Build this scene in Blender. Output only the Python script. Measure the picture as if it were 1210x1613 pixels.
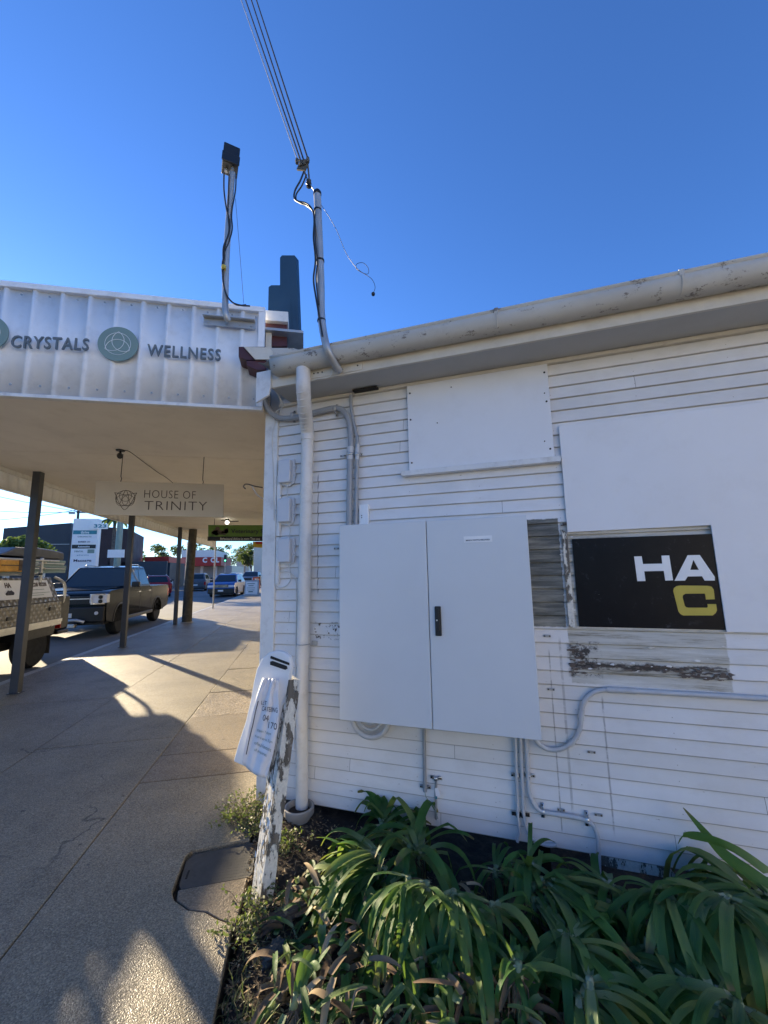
import bpy, bmesh, math, random
from mathutils import Vector, Matrix
R = math.radians
random.seed(7)
for o in list(bpy.data.objects): bpy.data.objects.remove(o)
SC = bpy.context.scene
COL = SC.collection

# ------------------------------------------------------------------ camera
CF, CX, CY, CH = 641.26, 605.0, 806.5, 1.5           # focal length in photo pixels, principal point, eye height
_p, _r, _yaw = R(8.255), R(-1.021), R(11.126)
_fw = Vector((0, math.cos(_p), math.sin(_p))); _up = Vector((0, -math.sin(_p), math.cos(_p))); _x = Vector((1, 0, 0))
_x2 = math.cos(_r)*_x + math.sin(_r)*_up; _u2 = -math.sin(_r)*_x + math.cos(_r)*_up
_RY = Matrix.Rotation(-_yaw, 3, 'Z')
CAMX, CAMU, CAMF = _RY @ _x2, _RY @ _u2, _RY @ _fw
CAMP = Vector((0, 0, CH))
cam_d = bpy.data.cameras.new("camera"); cam = bpy.data.objects.new("camera", cam_d); COL.objects.link(cam)
m3 = Matrix((CAMX, CAMU, -CAMF)).transposed()
cam.matrix_world = Matrix.Translation(CAMP) @ m3.to_4x4()
cam_d.sensor_fit = 'VERTICAL'; cam_d.sensor_height = 24.0; cam_d.sensor_width = 18.0
cam_d.lens = 24.0*CF/1613.0
cam_d.clip_start = 0.05; cam_d.clip_end = 3000
SC.camera = cam

# ------------------------------------------------------------------ sky, sun, exposure
SUN_AZ, SUN_EL = R(-36.0), R(14.2)                    # azimuth from +Y towards +X
world = bpy.data.worlds.new("World"); SC.world = world; world.use_nodes = True
wn_ = world.node_tree.nodes; wl_ = world.node_tree.links; wn_.clear()
sky = wn_.new('ShaderNodeTexSky'); sky.sky_type = 'NISHITA'; sky.sun_disc = False
sky.sun_elevation = SUN_EL; sky.sun_rotation = SUN_AZ
sky.altitude = 50; sky.air_density = 1.0; sky.dust_density = 0.15; sky.ozone_density = 4.0
bg = wn_.new('ShaderNodeBackground'); bg.inputs['Strength'].default_value = 0.080
wo = wn_.new('ShaderNodeOutputWorld')
tint = wn_.new('ShaderNodeMix'); tint.data_type = 'RGBA'; tint.blend_type = 'MULTIPLY'; tint.inputs[0].default_value = 1.0
tint.inputs[7].default_value = (.70, .98, 1.42, 1)
wl_.new(sky.outputs[0], tint.inputs[6]); wl_.new(tint.outputs[2], bg.inputs[0]); wl_.new(bg.outputs[0], wo.inputs[0])
sl = bpy.data.lights.new("sun", 'SUN'); sl.energy = 5.0; sl.angle = R(0.53); sl.color = (1.0, 0.83, 0.56)
so = bpy.data.objects.new("sun", sl); COL.objects.link(so)
sdir = Vector((math.sin(SUN_AZ)*math.cos(SUN_EL), math.cos(SUN_AZ)*math.cos(SUN_EL), math.sin(SUN_EL)))
so.rotation_euler = sdir.to_track_quat('Z', 'Y').to_euler(); so.location = (-20, 30, 20)
SC.view_settings.view_transform = 'Standard'; SC.view_settings.look = 'None'
SC.view_settings.exposure = 1.48; SC.view_settings.gamma = 1
SC.cycles.max_bounces = 8

# ------------------------------------------------------------------ frames: the street (identity) and the side wall
WP = Vector((-0.188, 3.045, 0)); WA = R(-29.22)
WALL = Matrix.Translation(WP) @ Matrix.Rotation(WA, 4, 'Z')   # local X along the wall, -Y towards the viewer, Z up
WALLI = WALL.inverted()
STREET = Matrix.Identity(4)
wnrm = (WALL.to_3x3() @ Vector((0, -1, 0)))

def ray(px, py): return CAMF + CAMX*((px-CX)/CF) - CAMU*((py-CY)/CF)
def at_plane(px, py, p, n):
    d = ray(px, py); return CAMP + d*(((p-CAMP).dot(n))/d.dot(n))
def gz(px, py, z=0.0): return at_plane(px, py, Vector((0, 0, z)), Vector((0, 0, 1)))
def yp(px, py, y): return at_plane(px, py, Vector((0, y, 0)), Vector((0, 1, 0)))
def xp(px, py, x): return at_plane(px, py, Vector((x, 0, 0)), Vector((1, 0, 0)))
def wp(px, py, off=0.0):                                  # photo point -> wall coordinates (s, -off, z)
    q = at_plane(px, py, WP + wnrm*off, wnrm); return WALLI @ q

# ------------------------------------------------------------------ object helpers
def thing(name, label, cat, origin=(0, 0, 0), frame=STREET, group=None):
    o = bpy.data.objects.new(name, None); COL.objects.link(o)
    o.empty_display_size = .1
    o.matrix_world = frame @ Matrix.Translation(Vector(origin))
    o['label'] = label; o['category'] = cat
    if group: o['group'] = group
    ORG[o.name] = Vector(origin); return o
ORG = {}
def root_of(o):
    while o.parent: o = o.parent
    return o

SPLIT = {'screw', 'screw_head', 'batten_screw', 'bolt', 'anchor_bolt', 'latch', 'ceiling_cover_strip', 'door_handle', 'wiper', 'cable_gland', 'leg', 'hook', 'hanger', 'hose_loop', 'cladding_rib', 'crimp_rib', 'door_seam', 'grille_bar', 'headlight_lens', 'strap', 'floor_bearer', 'wheel_arch_trim', 'edge_strip'}
class MB:
    def __init__(s): s.v = []; s.f = []; s.m = []; s.lv = {}
    def add(s, vs, fs, m=0):
        b = len(s.v); s.v += [Vector(v) for v in vs]
        for f in fs: s.f.append([b+i for i in f]); s.m.append(m)
        return s
    def box(s, x0, x1, y0, y1, z0, z1, m=0, M=None):
        vs = [Vector((x, y, z)) for z in (z0, z1) for (x, y) in ((x0, y0), (x1, y0), (x1, y1), (x0, y1))]
        if M is not None: vs = [M @ v for v in vs]
        return s.add(vs, [(3, 2, 1, 0), (4, 5, 6, 7), (0, 1, 5, 4), (1, 2, 6, 5), (2, 3, 7, 6), (3, 0, 4, 7)], m)
    def prism(s, poly, ext, m=0):
        poly = [Vector(p) for p in poly]; ext = Vector(ext); n = len(poly)
        nn = Vector((0, 0, 0))
        for i in range(n): nn += poly[i].cross(poly[(i+1) % n])
        if nn.dot(ext) > 0: poly = poly[::-1]
        vs = poly + [p+ext for p in poly]
        fs = [tuple(range(n)), tuple(range(2*n-1, n-1, -1))]
        for i in range(n):
            j = (i+1) % n; fs.append((j, i, n+i, n+j))
        return s.add(vs, fs, m)
    def tube(s, pts, r, n=10, caps=True, smooth=0, m=0, closed=False):
        pts = [Vector(p) for p in pts]
        if smooth: pts, r = spline(pts, smooth, r)
        k = len(pts); rr = r if isinstance(r, (list, tuple)) else [r]*k
        tang = []
        for i in range(k):
            a = pts[i-1] if (i > 0 or closed) else pts[i]; b = pts[(i+1) % k] if (i < k-1 or closed) else pts[i]
            t = (b-a); tang.append(t.normalized() if t.length > 1e-9 else Vector((0, 0, 1)))
        u = tang[0].orthogonal().normalized(); vs = []
        for i in range(k):
            u = (u - tang[i]*u.dot(tang[i]))
            u = u.normalized() if u.length > 1e-6 else tang[i].orthogonal().normalized()
            w = tang[i].cross(u)
            for j in range(n):
                a = 2*math.pi*j/n; vs.append(pts[i] + (u*math.cos(a)+w*math.sin(a))*rr[i])
        fs = []
        for i in range(k if closed else k-1):
            i2 = (i+1) % k
            for j in range(n):
                j2 = (j+1) % n; fs.append((i*n+j, i*n+j2, i2*n+j2, i2*n+j))
        if caps and not closed: fs += [tuple(range(n-1, -1, -1)), tuple((k-1)*n+j for j in range(n))]
        return s.add(vs, fs, m)
    def lathe(s, prof, c, axis='Z', n=24, m=0):       # prof: (radius, height) list
        vs = []; c = Vector(c)
        for (r, h) in prof:
            for j in range(n):
                a = 2*math.pi*j/n
                p = Vector((r*math.cos(a), r*math.sin(a), h))
                if axis == 'X': p = Vector((p.z, p.x, p.y))
                if axis == 'Y': p = Vector((p.y, p.z, p.x))
                vs.append(c+p)
        fs = []
        for i in range(len(prof)-1):
            for j in range(n):
                j2 = (j+1) % n; fs.append((i*n+j, i*n+j2, (i+1)*n+j2, (i+1)*n+j))
        if prof[0][0] > 1e-5: fs.append(tuple(range(n-1, -1, -1)))
        if prof[-1][0] > 1e-5: fs.append(tuple((len(prof)-1)*n+j for j in range(n)))
        return s.add(vs, fs, m)
    def ribbon(s, pts, wdir, w, fold=0.0, m=0, along=(0, 1)):        # w: list of half widths
        vs = []; k = len(pts); b0 = len(s.v)
        for i in range(k):
            for q_ in range(3): s.lv[b0+i*3+q_] = (q_*.5, (along[0]+(along[1]-along[0])*i/(k-1)))
            t = (pts[min(i+1, k-1)]-pts[max(i-1, 0)]).normalized()
            d = wdir[i] if isinstance(wdir, list) else wdir
            d = (d - t*d.dot(t)).normalized(); nn = t.cross(d)
            vs += [pts[i]-d*w[i]+nn*fold*w[i], pts[i], pts[i]+d*w[i]+nn*fold*w[i]]
        fs = []
        for i in range(k-1):
            a = i*3; fs += [(a, a+1, a+4, a+3), (a+1, a+2, a+5, a+4)]
        return s.add(vs, fs, m)
    def text(s, body, o, u, v, w=None, h=None, ext=.002, m=0, bold=0.0, space=1.0):
        c = bpy.data.curves.new('t', 'FONT'); c.body = body; c.extrude = 0.5; c.size = 1.0; c.offset = bold
        c.resolution_u = 3; c.space_character = space
        t = bpy.data.objects.new('t', c); COL.objects.link(t)
        bpy.context.view_layer.update()
        me = bpy.data.meshes.new_from_object(t.evaluated_get(bpy.context.evaluated_depsgraph_get()))
        bpy.data.objects.remove(t); bpy.data.curves.remove(c)
        xs = [q.co.x for q in me.vertices]; ys = [q.co.y for q in me.vertices]
        x0, x1, y0, y1 = min(xs), max(xs), min(ys), max(ys)
        sx = (w/(x1-x0)) if w else None; sy = (h/(y1-y0)) if h else None
        sx = sx or sy; sy = sy or sx
        o = Vector(o); u = Vector(u).normalized(); v = Vector(v).normalized(); nn = u.cross(v)
        vs = [o + u*((q.co.x-x0)*sx) + v*((q.co.y-y0)*sy) + nn*(0.0 if q.co.z < 0 else ext) for q in me.vertices]
        s.add(vs, [tuple(p.vertices) for p in me.polygons], m)
        bpy.data.meshes.remove(me); return s
    def build(s, name, mat, parent=None, bevel=0.0, seg=2, sharp=35, frame=STREET, kind=None, label=None, smooth=True, origin=None):
        if name in SPLIT and not getattr(s, '_one', False):
            par = list(range(len(s.v)))
            def find(a):
                while par[a] != a: par[a] = par[par[a]]; a = par[a]
                return a
            for f in s.f:
                for i in f[1:]: par[find(i)] = find(f[0])
            gs = {}
            for i in range(len(s.v)): gs.setdefault(find(i), []).append(i)
            if len(gs) > 1:
                res = None
                for r0, idx in gs.items():
                    mp = {q: k for k, q in enumerate(idx)}; sub = MB(); sub.recalc = s.recalc; sub._one = True
                    sub.v = [s.v[q] for q in idx]
                    for f, m_ in zip(s.f, s.m):
                        if f[0] in mp: sub.f.append([mp[q] for q in f]); sub.m.append(m_)
                    res = sub.build(name, mat, parent, bevel, seg, sharp, frame, kind, label, smooth, origin)
                return res
        me = bpy.data.meshes.new(name)
        if parent is not None: org = ORG[root_of(parent).name]
        else: org = Vector(origin) if origin is not None else Vector((0, 0, 0))
        me.from_pydata([tuple(v-org) for v in s.v], [], s.f)
        mats = mat if isinstance(mat, (list, tuple)) else [mat]
        for q in mats: me.materials.append(q)
        for i, p in enumerate(me.polygons): p.material_index = s.m[i]
        if s.lv:
            at_ = me.attributes.new('lv', 'FLOAT_VECTOR', 'POINT')
            for i_, (a_, b_) in s.lv.items(): at_.data[i_].vector = (a_, b_, 0)
        me.update()
        bm = bmesh.new(); bm.from_mesh(me); bmesh.ops.recalc_face_normals(bm, faces=bm.faces) if s.recalc else None
        bm.to_mesh(me); bm.free()
        if smooth:
            for p in me.polygons: p.use_smooth = True
            me.set_sharp_from_angle(angle=R(sharp))
        o = bpy.data.objects.new(name, me); COL.objects.link(o)
        if parent is not None: o.parent = parent
        else: o.matrix_world = frame @ Matrix.Translation(org); ORG[o.name] = org
        if bevel:
            b = o.modifiers.new('bevel', 'BEVEL'); b.width = bevel; b.segments = seg; b.limit_method = 'ANGLE'; b.angle_limit = R(30)
            b.harden_normals = True if smooth else False
        if kind: o['kind'] = kind
        if label: o['label'] = label
        return o
    recalc = True

def tag(o, label, cat, group=None, kind=None):
    if kind: o['kind'] = kind
    if label: o['label'] = label
    if cat: o['category'] = cat
    if group: o['group'] = group
    return o

def spline(pts, k, r=None):
    n = len(pts); out = []; rr = []
    isl = isinstance(r, (list, tuple))
    for i in range(n-1):
        p0 = pts[max(i-1, 0)]; p1 = pts[i]; p2 = pts[i+1]; p3 = pts[min(i+2, n-1)]
        for j in range(k):
            t = j/k
            out.append(0.5*((2*p1)+(p2-p0)*t+(2*p0-5*p1+4*p2-p3)*t*t+(3*p1-p0-3*p2+p3)*t**3))
            if isl: rr.append(r[i]*(1-t)+r[i+1]*t)
    out.append(pts[-1]); rr.append(r[-1] if isl else 0)
    return out, (rr if isl else r)

def arcs(c, u, v, rad, a0, a1, n=24):
    c = Vector(c); u = Vector(u); v = Vector(v)
    return [c + u*(rad*math.cos(R(a0+(a1-a0)*i/n))) + v*(rad*math.sin(R(a0+(a1-a0)*i/n))) for i in range(n+1)]

# ------------------------------------------------------------------ materials
class NT:
    def __init__(s, name):
        s.mat = bpy.data.materials.new(name); s.mat.use_nodes = True
        s.t = s.mat.node_tree; s.n = s.t.nodes; s.l = s.t.links; s.n.clear()
        s.out = s.n.new('ShaderNodeOutputMaterial'); s.b = s.n.new('ShaderNodeBsdfPrincipled')
        s.l.new(s.b.outputs[0], s.out.inputs[0]); s.tc = s.n.new('ShaderNodeTexCoord')
        s.co = s.tc.outputs['Object']
    def lk(s, a, b):
        if isinstance(a, (int, float)): b.default_value = a
        elif isinstance(a, tuple): b.default_value = (*a[:3], 1) if len(b.default_value) == 4 else a
        else: s.l.new(a, b)
    def math(s, op, a, b=None, clamp=False):
        n = s.n.new('ShaderNodeMath'); n.operation = op; n.use_clamp = clamp; s.lk(a, n.inputs[0])
        if b is not None: s.lk(b, n.inputs[1])
        return n.outputs[0]
    def noise(s, scale, detail=4, rough=.55, vec=None, dist=0.0, stretch=None):
        n = s.n.new('ShaderNodeTexNoise'); n.inputs['Scale'].default_value = scale; n.inputs['Detail'].default_value = detail
        n.inputs['Roughness'].default_value = rough; n.inputs['Distortion'].default_value = dist
        v = vec or s.co
        if stretch:
            mp = s.n.new('ShaderNodeMapping'); mp.inputs['Scale'].default_value = stretch; s.l.new(v, mp.inputs[0]); v = mp.outputs[0]
        s.l.new(v, n.inputs['Vector']); return n.outputs[0]
    def voro(s, scale, feature='F1', out=0, vec=None):
        n = s.n.new('ShaderNodeTexVoronoi'); n.feature = feature; n.inputs['Scale'].default_value = scale
        s.l.new(vec or s.co, n.inputs['Vector']); return n.outputs[out]
    def ramp(s, fac, stops, interp='LINEAR'):
        n = s.n.new('ShaderNodeValToRGB'); n.color_ramp.interpolation = interp; e = n.color_ramp.elements
        while len(e) < len(stops): e.new(.5)
        for q, (p, c) in zip(e, stops):
            q.position = p; q.color = (c, c, c, 1) if isinstance(c, (int, float)) else (*c, 1)
        s.l.new(fac, n.inputs[0]); return n.outputs[0]
    def mix(s, fac, a, b):
        n = s.n.new('ShaderNodeMix'); n.data_type = 'RGBA'
        s.lk(fac, n.inputs[0]); s.lk(a, n.inputs[6]); s.lk(b, n.inputs[7]); return n.outputs[2]
    def sep(s):
        n = s.n.new('ShaderNodeSeparateXYZ'); s.l.new(s.co, n.inputs[0]); return n.outputs
    def bump(s, h, strength=.3, dist=.01):
        n = s.n.new('ShaderNodeBump'); n.inputs['Strength'].default_value = strength; n.inputs['Distance'].default_value = dist
        s.l.new(h, n.inputs['Height']); s.l.new(n.outputs[0], s.b.inputs['Normal'])
    def set(s, col=None, rough=None, metal=None, spec=None):
        if col is not None: s.lk(col, s.b.inputs['Base Color'])
        if rough is not None: s.lk(rough, s.b.inputs['Roughness'])
        if metal is not None: s.b.inputs['Metallic'].default_value = metal
        if spec is not None: s.b.inputs['Specular IOR Level'].default_value = spec
        return s.mat

def simple(name, col, rough=.5, metal=0.0, var=.12, scale=6, bump=0.0, bscale=60, dirt=None, dirtamt=.5):
    t = NT(name); n = t.noise(scale, 5)
    c1 = tuple(c*(1-var) for c in col); c2 = tuple(min(c*(1+var), .95) for c in col)
    c = t.ramp(n, [(.3, c1), (.7, c2)])
    if dirt:
        d = t.ramp(t.noise(scale*3, 8, .7), [(.5, 0.0), (.72, 1.0)])
        c = t.mix(t.math('MULTIPLY', d, dirtamt), c, dirt)
    rr = t.ramp(t.noise(scale*2.3, 4), [(.3, max(rough-.08, .02)), (.7, min(rough+.08, 1))])
    t.set(c, rr, metal)
    if bump: t.bump(t.noise(bscale, 5), bump, .004)
    return t.mat

def carpaint(name, col, rough=.28, spec=.2, coat=.2):
    t = NT(name); n = t.noise(3, 5); c = t.ramp(n, [(.3, tuple(x*.9 for x in col)), (.7, tuple(x*1.1 for x in col))])
    d = t.ramp(t.noise(25, 6, .7), [(.55, 0.0), (.8, .12)])
    t.set(t.mix(d, c, (.1, .09, .075)), rough, 0.0, spec)
    t.b.inputs['Coat Weight'].default_value = coat; t.b.inputs['Coat Roughness'].default_value = .08
    return t.mat

def siding_mat():
    t = NT('weatherboard_paint'); X, Y, Z = t.sep()
    n1 = t.noise(3.0, 6, .6); n2 = t.noise(40, 6, .7, stretch=(.25, 1, 1)); n3 = t.noise(9, 8, .7, stretch=(.5, 1, 1))
    base = t.ramp(n1, [(.3, (.72, .70, .675)), (.7, (.80, .785, .765))])
    grime = t.ramp(n3, [(.5, 0.0), (.8, .35)])
    base = t.mix(grime, base, (.52, .47, .39))
    # creamier aged paint high up and near the ground
    flake = t.ramp(n2, [(.70, 0.0), (.715, 1.0)])
    base = t.mix(flake, base, (.36, .33, .29))
    kb = t.math('FLOOR', t.math('MULTIPLY', t.math('SUBTRACT', Z, .0305), 1/.0753))
    def wn1(v):
        w = t.n.new('ShaderNodeTexWhiteNoise'); w.noise_dimensions = '1D'; t.l.new(v, w.inputs['W']); return w.outputs['Value']
    sx = t.math('MULTIPLY', t.math('ADD', X, t.math('MULTIPLY', wn1(kb), 2.7)), 1/2.7)
    jf = t.math('FRACT', sx); jl = t.math('MULTIPLY', t.math('LESS_THAN', jf, .0009), .8)
    tone = wn1(t.math('ADD', kb, t.math('MULTIPLY', t.math('FLOOR', sx), 37.3)))
    base = t.mix(t.math('MULTIPLY', tone, .30), base, (.57, .535, .47))
    base = t.mix(jl, base, (.10, .09, .08))
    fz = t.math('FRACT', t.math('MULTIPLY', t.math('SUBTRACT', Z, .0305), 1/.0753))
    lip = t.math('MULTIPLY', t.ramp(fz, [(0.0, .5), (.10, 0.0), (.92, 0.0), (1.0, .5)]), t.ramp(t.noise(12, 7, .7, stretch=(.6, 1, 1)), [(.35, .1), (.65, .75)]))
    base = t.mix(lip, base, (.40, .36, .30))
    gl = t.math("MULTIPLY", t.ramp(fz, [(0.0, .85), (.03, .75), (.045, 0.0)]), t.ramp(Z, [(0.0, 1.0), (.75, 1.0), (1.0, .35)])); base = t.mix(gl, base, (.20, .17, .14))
    # nail heads with a little rust, one row per stud
    nx = t.math('ABSOLUTE', t.math('SUBTRACT', t.math('FRACT', t.math('MULTIPLY', t.math('ADD', X, .13), 1/.45)), .5))
    nz_ = t.math('ABSOLUTE', t.math('SUBTRACT', fz, .34))
    dd = t.math('ADD', t.math('POWER', t.math('MULTIPLY', nx, .45), 2), t.math('POWER', t.math('MULTIPLY', nz_, .0753), 2))
    nail = t.math('MULTIPLY', t.math('LESS_THAN', dd, .0024**2), t.math('GREATER_THAN', wn1(t.math('ADD', kb, t.math('MULTIPLY', t.math('FLOOR', t.math('MULTIPLY', t.math('ADD', X, .13), 1/.45)), 11.7))), .45))
    base = t.mix(t.math('MULTIPLY', nail, .6), base, (.22, .17, .12))
    # dark mouldy boards where the old sheet was lifted away
    def rng(v, a, b, e=.006):
        p = t.math('MULTIPLY', t.math('SUBTRACT', v, a), 1/e, True); q = t.math('MULTIPLY', t.math('SUBTRACT', b, v), 1/e, True)
        return t.math('MULTIPLY', p, q)
    wob = t.math('MULTIPLY', t.math('SUBTRACT', t.noise(9, 9, .78, stretch=(.5, 1, 1)), .5), .11)
    wob2 = t.math('MULTIPLY', t.math('SUBTRACT', t.noise(30, 7, .75), .5), .03)
    Xw = t.math('ADD', X, wob2); Zw = t.math('ADD', Z, t.math('MULTIPLY', wob2, .6))
    mA = t.math('MULTIPLY', rng(Xw, 1.5, 1.885), rng(Zw, 1.168, 1.79))
    mA2 = t.math('MULTIPLY', rng(Xw, 1.885, 1.955), rng(Zw, 1.168, 1.70))
    mB = t.math('MULTIPLY', rng(Xw, 1.885, 2.622), rng(Zw, .872, 1.172))
    mC = t.math('MULTIPLY', rng(Xw, 1.885, 2.622), rng(Zw, 1.62, 1.76))
    strk = t.noise(16, 9, .75, stretch=(.13, 1, 1.8))
    dark = t.ramp(strk, [(.32, (.03, .03, .026)), (.47, (.11, .11, .09)), (.6, (.25, .24, .20)), (.75, (.40, .38, .32))])
    pale = t.ramp(strk, [(.28, (.05, .042, .03)), (.38, (.26, .23, .17)), (.47, (.50, .47, .40)), (.7, (.68, .66, .60))])
    c = t.mix(mB, base, pale); c = t.mix(mC, c, pale); c = t.mix(mA2, c, pale); c = t.mix(mA, c, dark)
    # black rot running along one board and down the left edge of the patch
    rotb = t.math('MULTIPLY', t.math('MULTIPLY', rng(X, 1.9, 2.61), rng(t.math('ADD', Z, wob), .955, .99, .012)), t.ramp(t.noise(11, 9, .75, stretch=(.28, 1, 2.2)), [(.40, 0.0), (.44, 1.0)]))
    rotc = t.math('MULTIPLY', t.math('MULTIPLY', rng(X, 1.87, 2.05, .03), rng(Z, .9, 1.10, .01)), t.ramp(t.noise(16, 8, .75), [(.47, 0.0), (.55, 1.0)]))
    c = t.mix(rotb, c, (.045, .032, .022)); c = t.mix(rotc, c, (.04, .03, .022))
    # old drip stains left by removed pipes
    for xs, z0, z1, w_, a_ in ((.325, 1.35, 2.2, .006, .75), (1.78, .10, 1.05, .005, .55), (1.84, .2, 1.12, .008, .35), (2.03, .12, .82, .006, .5)):
        m = t.math('MULTIPLY', rng(t.math('ADD', X, t.math('MULTIPLY', wob2, .15)), xs-w_, xs+w_, .004), rng(Z, z0, z1, .03))
        m = t.math('MULTIPLY', m, t.math('MULTIPLY', t.ramp(t.noise(18, 4, .7), [(.38, .2), (.5, 1.0)]), a_))
        c = t.mix(m, c, (.12, .10, .08))
    # chipped patch left of the cabinet
    m = t.math('MULTIPLY', t.math('MULTIPLY', rng(X, .30, .50, .01), rng(Z, 1.05, 1.17, .01)), t.ramp(t.noise(34, 6, .7), [(.56, 0.0), (.585, 1.0)]))
    c = t.mix(m, c, (.10, .07, .05))
    t.set(c, t.ramp(n1, [(.3, .45), (.7, .62)]))
    t.bump(t.math('ADD', t.math('MULTIPLY', n2, .6), strk), .28, .004)
    return t.mat

def sheet_mat():
    t = NT('blank_sheet_paint'); n = t.noise(1.7, 5)
    c = t.ramp(n, [(.3, (.74, .73, .72)), (.7, (.79, .785, .78))])
    f = t.ramp(t.noise(15, 9, .78, stretch=(1, 1, 1.3)), [(.735, 0.0), (.75, 1.0)])
    c = t.mix(t.math('MULTIPLY', f, .8), c, (.2, .18, .16))
    g = t.ramp(t.noise(4, 7, .7), [(.52, 0.0), (.8, .22)]); c = t.mix(g, c, (.55, .52, .47))
    t.set(c, .5); t.bump(t.noise(90, 3), .05, .002); return t.mat

def concrete_mat(name, base, agg=1.0, sc=1.0):
    t = NT(name)
    n1 = t.noise(1.3, 7, .6); n2 = t.noise(7, 6, .65)
    c = t.ramp(n1, [(.28, tuple(x*.66 for x in base)), (.5, base), (.75, tuple(min(1, x*1.22) for x in base))])
    st = t.ramp(t.noise(3.3, 8, .72), [(.5, 0.0), (.72, .5)]); c = t.mix(st, c, tuple(x*.42 for x in base))
    vc = t.voro(150*sc, out=1); sp = t.n.new('ShaderNodeSeparateColor'); t.l.new(vc, sp.inputs[0])
    peb = t.ramp(sp.outputs[0], [(0, .45), (.35, .8), (.7, 1.05), (1, 1.75)])
    mul = t.n.new('ShaderNodeMix'); mul.data_type = 'RGBA'; mul.blend_type = 'MULTIPLY'; mul.inputs[0].default_value = agg
    t.l.new(c, mul.inputs[6]); t.l.new(peb, mul.inputs[7])
    spots = t.ramp(t.noise(16, 2, .4), [(.735, 0.0), (.75, .8)])
    wv = t.n.new('ShaderNodeVectorMath'); wv.operation = 'ADD'; nz = t.n.new('ShaderNodeTexNoise'); nz.inputs['Scale'].default_value = 3; nz.inputs['Detail'].default_value = 6
    t.l.new(t.co, nz.inputs['Vector']); sc_ = t.n.new('ShaderNodeVectorMath'); sc_.operation = 'SCALE'; sc_.inputs['Scale'].default_value = .35; t.l.new(nz.outputs['Color'], sc_.inputs[0]); t.l.new(t.co, wv.inputs[0]); t.l.new(sc_.outputs[0], wv.inputs[1])
    ed = t.voro(.55, 'DISTANCE_TO_EDGE', vec=wv.outputs[0]); crack = t.ramp(ed, [(0, 1.0), (.0022, .9), (.0040, 0.0)])
    crack = t.math('MULTIPLY', crack, t.ramp(t.noise(.8, 2), [(.55, 0.0), (.6, 1.0)]))
    spots = t.math('MAXIMUM', spots, crack)
    t.set(t.mix(spots, mul.outputs[2], tuple(x*.25 for x in base)), t.ramp(sp.outputs[1], [(0, .32), (1, .8)]))
    vd = t.voro(150*sc); h = t.math('ADD', t.math('MULTIPLY', vd, -1.0), t.math('MULTIPLY', n2, 1.2))
    t.bump(h, .6*agg, .005); return t.mat

def peel_mat(name, paint, wood, thr=.5, sc=14):
    t = NT(name); n = t.noise(sc, 9, .72, stretch=(1, 1, .38)); m = t.ramp(n, [(thr, 0.0), (thr+.02, 1.0)])
    w = t.noise(30, 6, .7, stretch=(1.5, 1.5, .12)); wc = t.ramp(w, [(.3, tuple(x*.4 for x in wood)), (.7, wood)])
    pn = t.noise(70, 4, .6); pc = t.ramp(pn, [(.4, tuple(x*.86 for x in paint)), (.6, paint)])
    c = t.mix(m, pc, wc); t.set(c, .75)
    cr = t.voro(38, 'DISTANCE_TO_EDGE'); 
    h = t.math('ADD', t.math('MULTIPLY', m, -1.0), t.math('MULTIPLY', w, .5)); t.bump(h, .8, .006); return t.mat

def leaf_mat(name, a, b, c, trans=.35, rough=.35, tips=False):
    t = NT(name); g = t.n.new('ShaderNodeNewGeometry')
    col = t.ramp(g.outputs['Random Per Island'], [(0, a), (.6, b), (.93, c), (1, c)])
    n = t.noise(30, 4, .6); col = t.mix(t.ramp(n, [(.45, 0.0), (.8, .35)]), col, tuple(x*1.8 for x in b))
    st = None
    if tips:
        an = t.n.new('ShaderNodeAttribute'); an.attribute_name = 'lv'; sp = t.n.new('ShaderNodeSeparateXYZ'); t.l.new(an.outputs['Vector'], sp.inputs[0])
        lat, alo = sp.outputs[0], sp.outputs[1]
        col = t.mix(t.math('MULTIPLY', t.ramp(alo, [(0.0, .85), (.38, .0)]), t.ramp(t.math('FRACT', t.math('MULTIPLY', g.outputs['Random Per Island'], 7.3)), [(.35, .25), (.6, 1.0)])), col, (.40, .46, .24))
        rnd = t.math('ADD', t.math('MULTIPLY', g.outputs['Random Per Island'], .25), t.math('MULTIPLY', n, .22))
        tipm = t.math('MULTIPLY', t.math('SUBTRACT', alo, t.math('SUBTRACT', 1.10, rnd)), 14, True)
        col = t.mix(tipm, col, (.20, .13, .06))
        blot = t.ramp(t.noise(55, 6, .75), [(.66, 0.0), (.70, .8)]); col = t.mix(blot, col, (.16, .12, .06))
        st = t.math('SINE', t.math('MULTIPLY', lat, 50.0))
        col = t.mix(t.math('MULTIPLY', t.math('ADD', st, 1.0), .12), col, tuple(x*2.4 for x in b))
    t.set(col, t.ramp(t.noise(40, 4), [(.35, rough-.08), (.65, rough+.15)]))
    tr = t.n.new('ShaderNodeBsdfTranslucent'); br = t.mix(.5, col, (.30, .42, .05)); t.l.new(br, tr.inputs[0])
    mx = t.n.new('ShaderNodeMixShader'); mx.inputs[0].default_value = trans
    t.l.new(t.b.outputs[0], mx.inputs[1]); t.l.new(tr.outputs[0], mx.inputs[2]); t.l.new(mx.outputs[0], t.out.inputs[0])
    t.bump(t.math('ADD', st, t.noise(60, 3)) if st is not None else t.noise(200, 2), .35 if tips else .1, .0012)
    return t.mat

def soil_mat():
    t = NT('garden_soil'); n = t.noise(9, 9, .7); c = t.ramp(n, [(.3, (.018, .012, .008)), (.5, (.05, .034, .022)), (.72, (.12, .085, .055))])
    t.set(c, .95); t.bump(t.noise(45, 8, .75), 1.0, .02); return t.mat

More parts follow.
